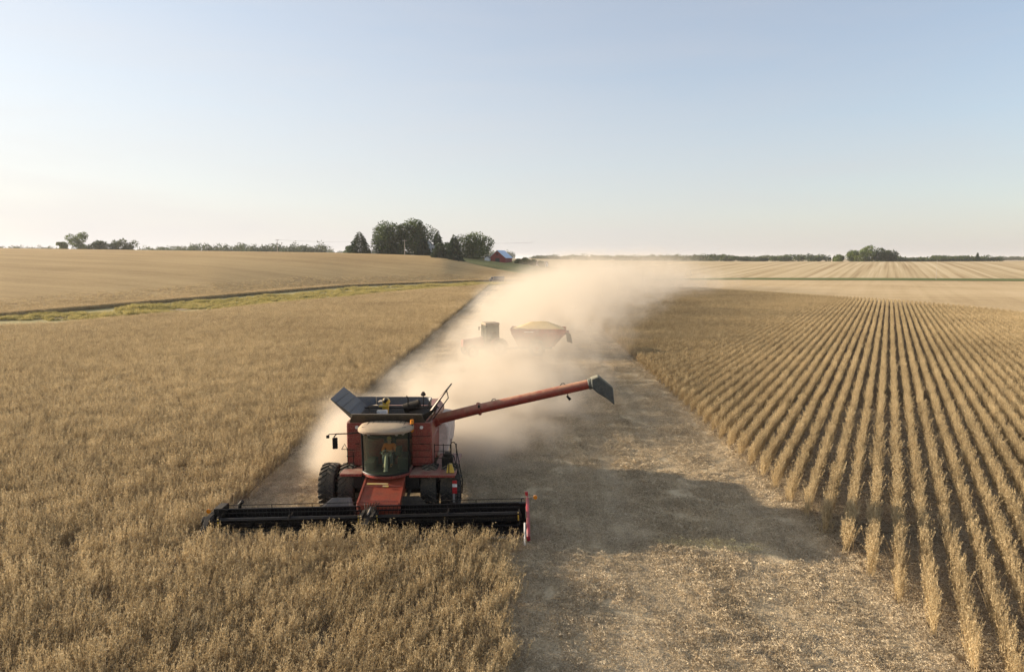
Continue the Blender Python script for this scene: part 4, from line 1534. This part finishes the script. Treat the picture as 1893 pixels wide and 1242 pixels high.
def crown_conifer(seed, h, w, n=2000, leaf=.55, base=.06):
    rng = np.random.default_rng(seed)
    t = rng.uniform(0, 1, n) ** .45
    z = (1 - t) * (1 - base) * h + base * h
    lay = np.floor(z / (h / 14))
    a = rng.uniform(0, 2 * PI, n)
    br = .78 + .30 * np.sin(a * 5 + lay * 2.1) * rng.uniform(.5, 1, n)
    r_ = (t * .96 + .05) ** .68 * w / 2 * br * rng.uniform(.25, 1.0, n) ** .5
    p = np.stack([r_ * np.cos(a), r_ * np.sin(a), z - r_ * .25], 1)
    p[:, 2] = np.clip(p[:, 2], .15, None)
    d = np.stack([np.cos(a), np.sin(a), rng.normal(-.35, .25, n)], 1)
    q = leaf_quads(p, d, rng.uniform(1.2, 2.2, n) * leaf, rng.uniform(.5, 1.0, n) * leaf, rng)
    return q, np.clip(rng.normal(.42, .2, n), 0, 1)

def tree(name, label, loc, h, w, kind='broad', mat='leaf', seed=1, n=2600, leaf=.6, base=.2, lobes=16, group=None):
    t = empty(name, loc, random.uniform(0, 6), label, 'tree', group)
    b = MB()
    r0 = max(.12, h * .022)
    b.tube([(0, 0, -.3), (.05, 0, h * .3), (-.05, .08, h * .6), (0, 0, h * (.93 if kind == 'conifer' else .8))], [r0, r0 * .75, r0 * .45, r0 * .12], 8)
    if kind == 'broad':
        for k in range(7):
            a = k * 2.4
            z0 = h * (.25 + .07 * k)
            b.tube([(0, 0, z0), (math.cos(a) * w * .2, math.sin(a) * w * .2, z0 + h * .12), (math.cos(a) * w * .36, math.sin(a) * w * .36, z0 + h * .2)], [r0 * .5, r0 * .32, r0 * .1], 6)
    b.build('trunk', M['bark'], t)
    Q, T_ = (crown_conifer(seed, h, w, int(n * 1.8), leaf * 1.1) if kind == 'conifer' else crown_broad(seed, h, w, n, leaf, base, lobes))
    c = quads_obj('crown', Q, T_, M[mat])
    C.objects.link(c)
    c.parent = t
    return t

def gz(x, y, dz=0.0): return (x, y, height(x, y) + dz)

tree('spruce_tree', 'full dark spruce at the outer end of the farmyard grove, beside the open hill field', gz(-95, 430), 14.6, 17.4, 'conifer', 'needle', 21, 2200)
tree('shade_tree', 'wide round shade tree between the outer spruce and the tallest tree', gz(-79.5, 432), 19, 24.4, 'broad', 'leaf', 22, 3800, .65, .12, 22)
tree('shade_tree', 'tallest shade tree of the farmyard grove, rising behind the utility pole', gz(-61, 434), 21.6, 25.6, 'broad', 'leaf', 23, 4200, .65, .10, 24)
tree('shade_tree', 'rounded shade tree with yellowish top close beside the red barn', gz(-24.5, 434), 14.8, 23.2, 'broad', 'leaf_pale', 24, 3400, .6, .08, 20)
tree('spruce_tree', 'tall slim spruce standing behind the white farmhouse', gz(-47.5, 442), 17, 10.9, 'conifer', 'needle', 25, 1700)
tree('spruce_tree', 'leaning dark spruce crowded against the tallest shade tree', gz(-54.5, 424), 13, 11.6, 'conifer', 'needle', 26, 1500)
tree('spruce_tree', 'short broad spruce in front of the white farmhouse', gz(-42.5, 402), 10, 13.8, 'conifer', 'needle', 27, 1700)
tree('spruce_tree', 'tall pointed spruce on the lawn in front of the grove, nearest the barn', gz(-33.6, 400), 15.6, 13.0, 'conifer', 'needle', 28, 2000)
tree('shade_tree', 'small dark tree filling the gap between the two big shade trees', gz(-70, 440), 16, 14.6, 'broad', 'leaf', 29, 1800, .65, .12, 12)
tree('shade_tree', 'low bush-like tree at the foot of the outer spruce', gz(-103, 440), 5.2, 9.8, 'broad', 'leaf', 30, 900, .5, .05, 8)
tree('shade_tree', 'low pale tree between the pointed spruce and the white house', gz(-38, 425), 9.5, 11.0, 'broad', 'leaf_pale', 31, 1100, .55, .08, 10)

# farmhouse, barn and sheds
def gable(name, label, cat, loc, rz, w, l, eave, ridge, wall, roofm, over=.4):
    """gable end faces -Y"""
    t = empty(name, loc, rz, label, cat)
    b = MB()
    o = [(-w / 2, 0, -.4), (w / 2, 0, -.4), (w / 2, 0, eave), (0, 0, ridge), (-w / 2, 0, eave)]
    b.prism(o, (0, l, 0))
    b.build('wall', M[wall], t, smooth=False)
    b = MB()
    for s in (-1, 1):
        dz = (ridge - eave) / (w / 2)
        e = (s * (w / 2 + over), eave - dz * over + .06)
        q = [(0, -over, ridge + .06), (e[0], -over, e[1]), (e[0], l + over, e[1]), (0, l + over, ridge + .06)]
        if s < 0: q = [q[0], q[3], q[2], q[1]]
        b.slab(q, .16 if s > 0 else .16)
    b.build('roof', M[roofm], t, smooth=False)
    return t
bz = gz(-9.2, 430)
bn = gable('barn', 'red gabled barn with a pale blue metal roof at the farmyard edge', 'barn', bz, R(-16), 10.6, 15, 2.9, 7.4, 'barn_red', 'barn_roof')
b = MB()
b.bx(-1.3, 1.5, -.10, .02, -.2, 2.6)
b.build('door', M['door_dark'], bn)
b = MB()
b.bx(-.6, .6, -.09, .02, 4.6, 5.7)
b.build('loft_door', M['door_dark'], bn)
for y in (3.5, 7.5, 11.5):
    b = MB()
    b.bx(5.28, 5.38, y - .5, y + .5, 1.1, 2.0)
    b.build('window', M['door_dark'], bn)
b = MB()
for s in (-1, 1):
    b.slab([(s * 5.4, -.45, 2.7), (s * 5.4, -.42, 2.95), (0, -.42, 7.55), (0, -.45, 7.3)], .03)
b.build('trim', M['white'], bn)
sh = gable('shed', 'small white shed tucked against the side of the red barn', 'shed', gz(-15.6, 428), R(-10), 3.0, 4, 1.9, 3.0, 'house_white', 'house_roof', .2)
b = MB(); b.bx(-.5, .5, -.06, .02, -.2, 1.6); b.build('door', M['house_white'], sh)
hs = gable('farmhouse', 'white two storey farmhouse mostly hidden behind the spruces', 'house', gz(-52, 430), R(12), 9, 11, 6.0, 9.6, 'house_white', 'house_roof')
for x in (-2.4, 2.4):
    for z in (1.2, 4.0):
        b = MB(); b.bx(x - .5, x + .5, -.06, .02, z, z + 1.4); b.build('window', M['door_dark'], hs)
b = MB(); b.bx(-.5, .5, -.06, .02, 0, 2.1); b.build('door', M['door_dark'], hs)
s2 = gable('shed', 'low pinkish roofed shed at the end of the hedge, faint through the dust', 'shed', gz(22, 436), R(70), 6, 9, 2.2, 3.8, 'house_white', 'roof', .3)
b = MB(); b.bx(-.7, .7, -.06, .02, -.2, 2.0); b.build('door', M['door_dark'], s2)

def bush(name, label, x, y, h, w, seed, mat='leaf_pale', cat='bush', group=None, n=700, leaf=.45):
    t = empty(name, gz(x, y), 0, label, cat, group)
    b = MB()
    for k in range(4):
        a = k * 1.6
        b.tube([(0, 0, -.1), (math.cos(a) * w * .2, math.sin(a) * w * .2, h * .6)], [.08, .03], 5)
    b.build('stem', M['bark'], t)
    Q, T_ = crown_broad(seed, h, w, n, leaf, .02, 9)
    c = quads_obj('foliage', Q, T_, M[mat]); C.objects.link(c); c.parent = t
    return t
for i, (x, y, h, w, lb) in enumerate([(3.5, 434, 3.6, 6, 'pale rounded bush right beside the barn wall'), (8.5, 433, 4.2, 7, 'tallest pale bush in the hedge row past the barn'), (13.5, 432, 3.9, 6.5, 'pale bush in the middle of the hedge row past the barn'), (18, 431, 3.4, 6, 'dusty bush at the end of the hedge row near the low shed')]):
    bush('hedge_bush', lb, x, y, h, w, 60 + i, group='bushes in the hedge row past the barn')

# far trees standing out from the woodland
for i, (x, y, h, w, lb, sd_) in enumerate([
        (-376, 600, 20.5, 19, 'lone tall tree with a ragged crown standing beyond the hill field of beans', 71),
        (-392, 602, 11.0, 11, 'low round tree at the foot of the ragged lone tree beyond the hill field', 72),
        (-339, 606, 14.0, 15, 'round dark tree ending the hedge that runs from the ragged lone tree', 73),
        (-362, 604, 12.0, 16, 'flat topped tree in the hedge close beside the ragged lone tree', 74),
        (-350, 604, 11.0, 16, 'lowest tree of the hedge, between the flat topped tree and the round dark one', 75)]):
    tree('field_tree', lb, gz(x, y, -.5), h, w, 'broad', 'leaf_pale' if i < 2 else 'far_leaf', sd_, 1500, .7, .06, 12)
for i, (x, y, h, w, lb, sd_) in enumerate([
        (383, 770, 12.5, 22, 'yellow green tree beside the tallest one in the clump beyond the mown field', 81),
        (400, 775, 17.5, 20, 'tallest tree of the clump standing beyond the mown field', 82),
        (414, 778, 16.5, 19, 'dark tree nearly as tall as its neighbour in the clump beyond the mown field', 83),
        (429, 780, 12.0, 18, 'lower dark tree at the outer end of the clump beyond the mown field', 84),
        (366, 772, 7.0, 14, 'small round tree apart from the yellow green one, beyond the mown field', 85)]):
    tree('field_tree', lb, gz(x, y, -.5), h, w, 'broad', 'leaf_pale' if i in (0, 1, 4) else 'far_leaf', sd_, 1700, .75, .05, 13)
tree('spruce_tree', 'single pointed spruce poking up over the low wood beyond the mown field', gz(538, 795, -.5), 11, 6, 'conifer', 'needle', 86, 900, .6)

# distant woodland: reads as one mass, so one object for each stretch
def woodland(name, pts, h0, h1, mat='far_leaf', seed=5, leaf=1.5, per=190, depth=14):
    rng = np.random.default_rng(seed)
    Q, T_ = [], []
    for (x0, y0), (x1, y1) in zip(pts[:-1], pts[1:]):
        L = math.hypot(x1 - x0, y1 - y0)
        k = 0.0
        while k < L:
            t = k / L
            x, y = x0 + (x1 - x0) * t + rng.normal(0, 2), y0 + (y1 - y0) * t + rng.uniform(-depth, depth)
            h = .93 * rng.uniform(h0, h1) * (1 + .22 * mnoise.noise((x * .01, 3.0, seed)))
            w = rng.uniform(13, 24)
            z = height(x, y) - 1
            d = unit(rng.normal(size=(per, 3)))
            sub = np.array([rng.uniform(-w * .25, w * .25, 4), rng.uniform(-w * .25, w * .25, 4), rng.uniform(.3, .75, 4) * h]).T
            c = sub[rng.integers(0, 4, per)]
            p = c + d * np.array([w * .32, w * .32, h * .30]) * rng.uniform(.5, 1.05, (per, 1))
            p[:, 2] = np.maximum(p[:, 2], 0)
            p += np.array([x, y, z])
            Q.append(leaf_quads(p, d + rng.normal(0, .8, d.shape), rng.uniform(.7, 1.4, per) * leaf, rng.uniform(.5, 1, per) * leaf, rng))
            T_.append(np.clip(rng.normal(.5, .15) + rng.normal(0, .13, per), 0, 1))
            k += w * .17
    o = quads_obj(name, np.concatenate(Q), np.concatenate(T_), M[mat])
    C.objects.link(o)
    o['kind'] = 'stuff'
    return o
def rl(uY): return [(u * y, y) for u, y in uY]
woodland('distant_woodland', rl([(-1.0, 1100), (-.75, 1100), (-.66, 1080)]), 15, 22, seed=11)
woodland('distant_woodland', rl([(-.53, 900), (-.42, 880), (-.36, 860), (-.27, 840)]), 16, 23, seed=12)
woodland('distant_woodland', rl([(-.64, 1500), (-.45, 1500), (-.2, 1400), (0.0, 1500)]), 14, 24, seed=13, leaf=1.8)
woodland('distant_woodland', rl([(0.03, 1300), (.2, 1200), (.32, 1000), (.46, 920)]), 8.5, 13, seed=14)
woodland('distant_woodland', rl([(.53, 900), (.62, 900), (.70, 960)]), 6.5, 10.5, seed=15)
woodland('distant_woodland', rl([(.7, 1900), (.95, 1800)]), 8, 14, seed=16, leaf=1.8)

# utility poles
def pole(label, x, y, h, arm=True, mat='pole', rz=0.0, r=.16):
    t = empty('utility_pole', gz(x, y), rz, label, 'utility pole')
    b = MB(); b.cyl((0, 0, -.5), (0, 0, h), r, r * .75, 10); b.build('post', M[mat], t)
    if arm:
        b = MB(); b.bx(-1.2, 1.2, -.08, .08, h - .7, h - .52); b.build('crossarm', M[mat], t)
        for x_ in (-1.05, -.4, .4, 1.05):
            b = MB(); b.cyl((x_, 0, h - .52), (x_, 0, h - .30), .06, .04, 8); b.build('insulator', M['white'], t)
    return t
p1 = pole('weathered utility pole on the field edge in front of the farmyard grove', -62.3, 400, 10.4)
p2 = pole('thin utility pole on the crest of the hill field in front of far woodland', -143, 420, 8.6)
p3 = pole('pale slim pole standing alone in the green verge below the mown field', 224, 362, 10.3, arm=False, mat='pole', r=.10)
b = MB()
for x_ in (-.4, .4):
    a = Vector((-62.3 + x_, 400, p1.location.z + 10.1)); c_ = Vector((-143 + x_, 420, p2.location.z + 8.3))
    b.tube([a.lerp(c_, t) - Vector((0, 0, 1.2 * 4 * t * (1 - t))) for t in np.linspace(0, 1, 14)], .022, 4)
    e = Vector((12 + x_, 384, p1.location.z + 8.5))
    b.tube([a.lerp(e, t) - Vector((0, 0, 1.2 * 4 * t * (1 - t))) for t in np.linspace(0, 1, 14)], .022, 4)
w_ = b.build('power_line', M['dark'])
tag(w_, 'thin power wires strung between the utility poles past the grove', 'power line')

# ------------------------------------------------------------------ dust thrown up behind the combine
class Fx:
    """arithmetic on node sockets"""
    nt = None
    def __init__(s, v): s.v = v
    @staticmethod
    def op(o, *a, clamp=False):
        return Fx(nmath(Fx.nt, o, *[q.v if isinstance(q, Fx) else q for q in a], clamp=clamp))
    def __add__(s, o): return Fx.op('ADD', s, o)
    __radd__ = __add__
    def __sub__(s, o): return Fx.op('SUBTRACT', s, o)
    def __rsub__(s, o): return Fx.op('SUBTRACT', o, s)
    def __mul__(s, o): return Fx.op('MULTIPLY', s, o)
    __rmul__ = __mul__
    def __truediv__(s, o): return Fx.op('DIVIDE', s, o)
    def __pow__(s, o): return Fx.op('POWER', s, o)
    def curve(s, pts):
        """piecewise linear through (input, value) points"""
        r = None
        for (x0, v0), (x1, v1) in zip(pts[:-1], pts[1:]):
            seg = Fx.op('MULTIPLY', Fx.op('DIVIDE', s - x0, x1 - x0, clamp=True), v1 - v0)
            r = seg if r is None else r + seg
        return r + pts[0][1]
    def smooth(s, a, b):
        n = Fx.nt.nodes.new('ShaderNodeMapRange')
        n.interpolation_type = 'SMOOTHSTEP'
        n.inputs['From Min'].default_value, n.inputs['From Max'].default_value = a, b
        Fx.nt.links.new(s.v, n.inputs['Value'])
        return Fx(n.outputs['Result'])

g = bpy.data.node_groups.new('dust field', 'GeometryNodeTree')
g.interface.new_socket('Geometry', in_out='INPUT', socket_type='NodeSocketGeometry')
g.interface.new_socket('Geometry', in_out='OUTPUT', socket_type='NodeSocketGeometry')
Fx.nt = g
go = g.nodes.new('NodeGroupOutput')
pos = g.nodes.new('GeometryNodeInputPosition')
sp_ = g.nodes.new('ShaderNodeSeparateXYZ')
g.links.new(pos.outputs[0], sp_.inputs[0])
X, Y, Z = Fx(sp_.outputs[0]), Fx(sp_.outputs[1]), Fx(sp_.outputs[2])
def gnoise(scale, detail, sx=1, sy=1, sz=1, off=0.0, dist=0.0):
    cb_ = g.nodes.new('ShaderNodeCombineXYZ')
    for i, q in enumerate((X * sx + off, Y * sy, Z * sz)):
        g.links.new(q.v, cb_.inputs[i])
    n = g.nodes.new('ShaderNodeTexNoise')
    n.inputs['Scale'].default_value = scale
    n.inputs['Detail'].default_value = detail
    n.inputs['Roughness'].default_value = 0.6
    n.inputs['Distortion'].default_value = dist
    g.links.new(cb_.outputs[0], n.inputs['Vector'])
    return Fx(n.outputs[0])
DY0, DY1 = 34.0, 300.0
big = gnoise(0.055, 3, 1, .8, 1.4)
med = gnoise(0.20, 4, 1, .8, 1.2, 31.0, .6)
xl = Y.curve([(34, -9.2), (45, -12.4), (56, -11.6), (70, -9.4), (130, -6.5), (220, 0), (300, 10)])
xr = Y.curve([(34, 2.0), (45, 5.5), (63, 10.0), (87, 16.0), (150, 34), (220, 70), (300, 110)])
hh = Y.curve([(34, 1.8), (42, 2.4), (50, 3.3), (58, 4.5), (74, 5.6), (90, 8.6), (150, 12.0), (220, 13.5), (300, 14)])
dens = Y.curve([(34, .0), (36.5, .50), (44, .42), (56, .26), (66, .10), (74, .055), (88, .065), (120, .058), (170, .042), (240, .026), (300, 0)])
fine_e = gnoise(0.5, 3, 1, 1, 1.2, 51.0)
xx = X + (big - .5) * Y.curve([(34, 5), (80, 20), (250, 60)]) + (med - .5) * Y.curve([(34, 6), (80, 11), (250, 18)])
c0 = (xl + xr) * .5
hw = (xr - xl) * .5
nx = Fx.op('ABSOLUTE', (xx - c0) / hw + (fine_e - .5) * .65)
lowl = (nx * nx * -.62 + 1.0)
nz = (Z + (med - .5) * Y.curve([(34, 3), (80, 8), (250, 12)]) + (big - .5) * Y.curve([(34, 2), (80, 8), (250, 18)])) / (hh * Fx.op('MAXIMUM', lowl, .3))
fine = gnoise(0.55, 4, 1, .8, 1.1, 77.0, .8)
fall = nx.smooth(1.05, .45) * nz.smooth(1.3, .15)
bil = (med * .85 + fine * .60 + big * .35 - .40).smooth(.36, .66)
d1 = fall * dens * bil * 2.3
# small puff on the near side of the machine
q = (((X + 9.1) / 2.1) ** 2.0 + ((Y - 35.5) / 4.0) ** 2.0 + ((Z - .8) / 3.4) ** 2.0) ** .5 + (med - .5) * .9 + (fine - .5) * .8
d2 = q.smooth(1.0, .3) * .75
tot = Fx.op('MAXIMUM', d1 + d2 - .0012, 0.0)
vc = g.nodes.new('GeometryNodeVolumeCube')
g.links.new(tot.v, vc.inputs['Density'])
vc.inputs['Background'].default_value = 0.0
vc.inputs['Min'].default_value = (-16, DY0, 0.0)
vc.inputs['Max'].default_value = (110, DY1, 22.0)
for k, v in (('Resolution X', 230), ('Resolution Y', 400), ('Resolution Z', 52)):
    vc.inputs[k].default_value = v
sm = g.nodes.new('GeometryNodeSetMaterial')
g.links.new(vc.outputs[0], sm.inputs[0])
g.links.new(sm.outputs[0], go.inputs[0])
dm = bpy.data.materials.new('field dust')
dm.use_nodes = True
nt = dm.node_tree
nt.nodes.remove(nt.nodes['Principled BSDF'])
pv = nt.nodes.new('ShaderNodeVolumePrincipled')
pv.inputs['Color'].default_value = (0.80, 0.72, 0.61, 1)
pv.inputs['Density'].default_value = 1.0
pv.inputs['Density Attribute'].default_value = 'density'
pv.inputs['Anisotropy'].default_value = 0.25
nt.links.new(pv.outputs[0], nt.nodes['Material Output'].inputs['Volume'])
sm.inputs['Material'].default_value = dm
dme = bpy.data.meshes.new('dust_plume')
dme.from_pydata([(0, 60, 1)], [], [])
dme.materials.append(dm)
du = bpy.data.objects.new('dust_plume', dme)
C.objects.link(du)
du.modifiers.new('dust', 'NODES').node_group = g
tag(du, 'pale tan dust cloud drifting from behind the combine over the cut strip', 'dust cloud', kind='stuff')

# ------------------------------------------------------------------ evening air over the fields
hz = bpy.data.materials.new('evening haze')
hz.use_nodes = True
nt = hz.node_tree
nt.nodes.remove(nt.nodes['Principled BSDF'])
pv = nt.nodes.new('ShaderNodeVolumePrincipled')
pv.inputs['Color'].default_value = (0.92, 0.92, 0.94, 1)
pv.inputs['Density'].default_value = 0.00008
pv.inputs['Anisotropy'].default_value = 0.3
nt.links.new(pv.outputs[0], nt.nodes['Material Output'].inputs['Volume'])
b = MB()
b.bx(-24000, 24000, -200, 17000, -1.2, 48)
ho = b.build('haze', hz, smooth=False)
ho['kind'] = 'stuff'

# labels for the setting and for growing matter
for key, lab in {
    'ground': 'open harvested ground running out to the horizon', 'hill_field': 'smooth tan field of ripe beans rising to the crest behind the grassed waterway',
    'grass_waterway': 'yellow green grassed strip between the two bean fields', 'dirt_path': 'bare dirt path at the edge of the grassed strip',
    'grass_verge': 'narrow dark green verge below the mown field', 'mown_field': 'pale mown field with fanning track lines on the far slope',
    'harvested_field': 'bare tan harvested ground between the crop rows and the green verge', 'farmyard_lawn': 'olive lawn around the farmyard trees and barn',
    'soil': 'dark soil and leaf litter under the standing beans', 'standing_beans': 'dense ripe tan beans standing in front of and beside the combine',
    'standing_row_beans': 'ripe tan beans standing in clear rows with dark gaps across the cut strip', 'border_of_far_beans': 'ripe bean plants along the lower border of the hill field',
    'bean_stubble': 'pale straw, chaff and cut stems littering the harvested strip', 'waterway_grass': 'yellowish grass tufts growing in the grassed waterway',
    'distant_woodland': 'hazy distant woodland along the skyline', 'haze': 'thin evening haze over the fields'}.items():
    for o in bpy.data.objects:
        if o.parent is None and o.name.split('.')[0] == key and not o.get('label'):
            o['label'] = lab
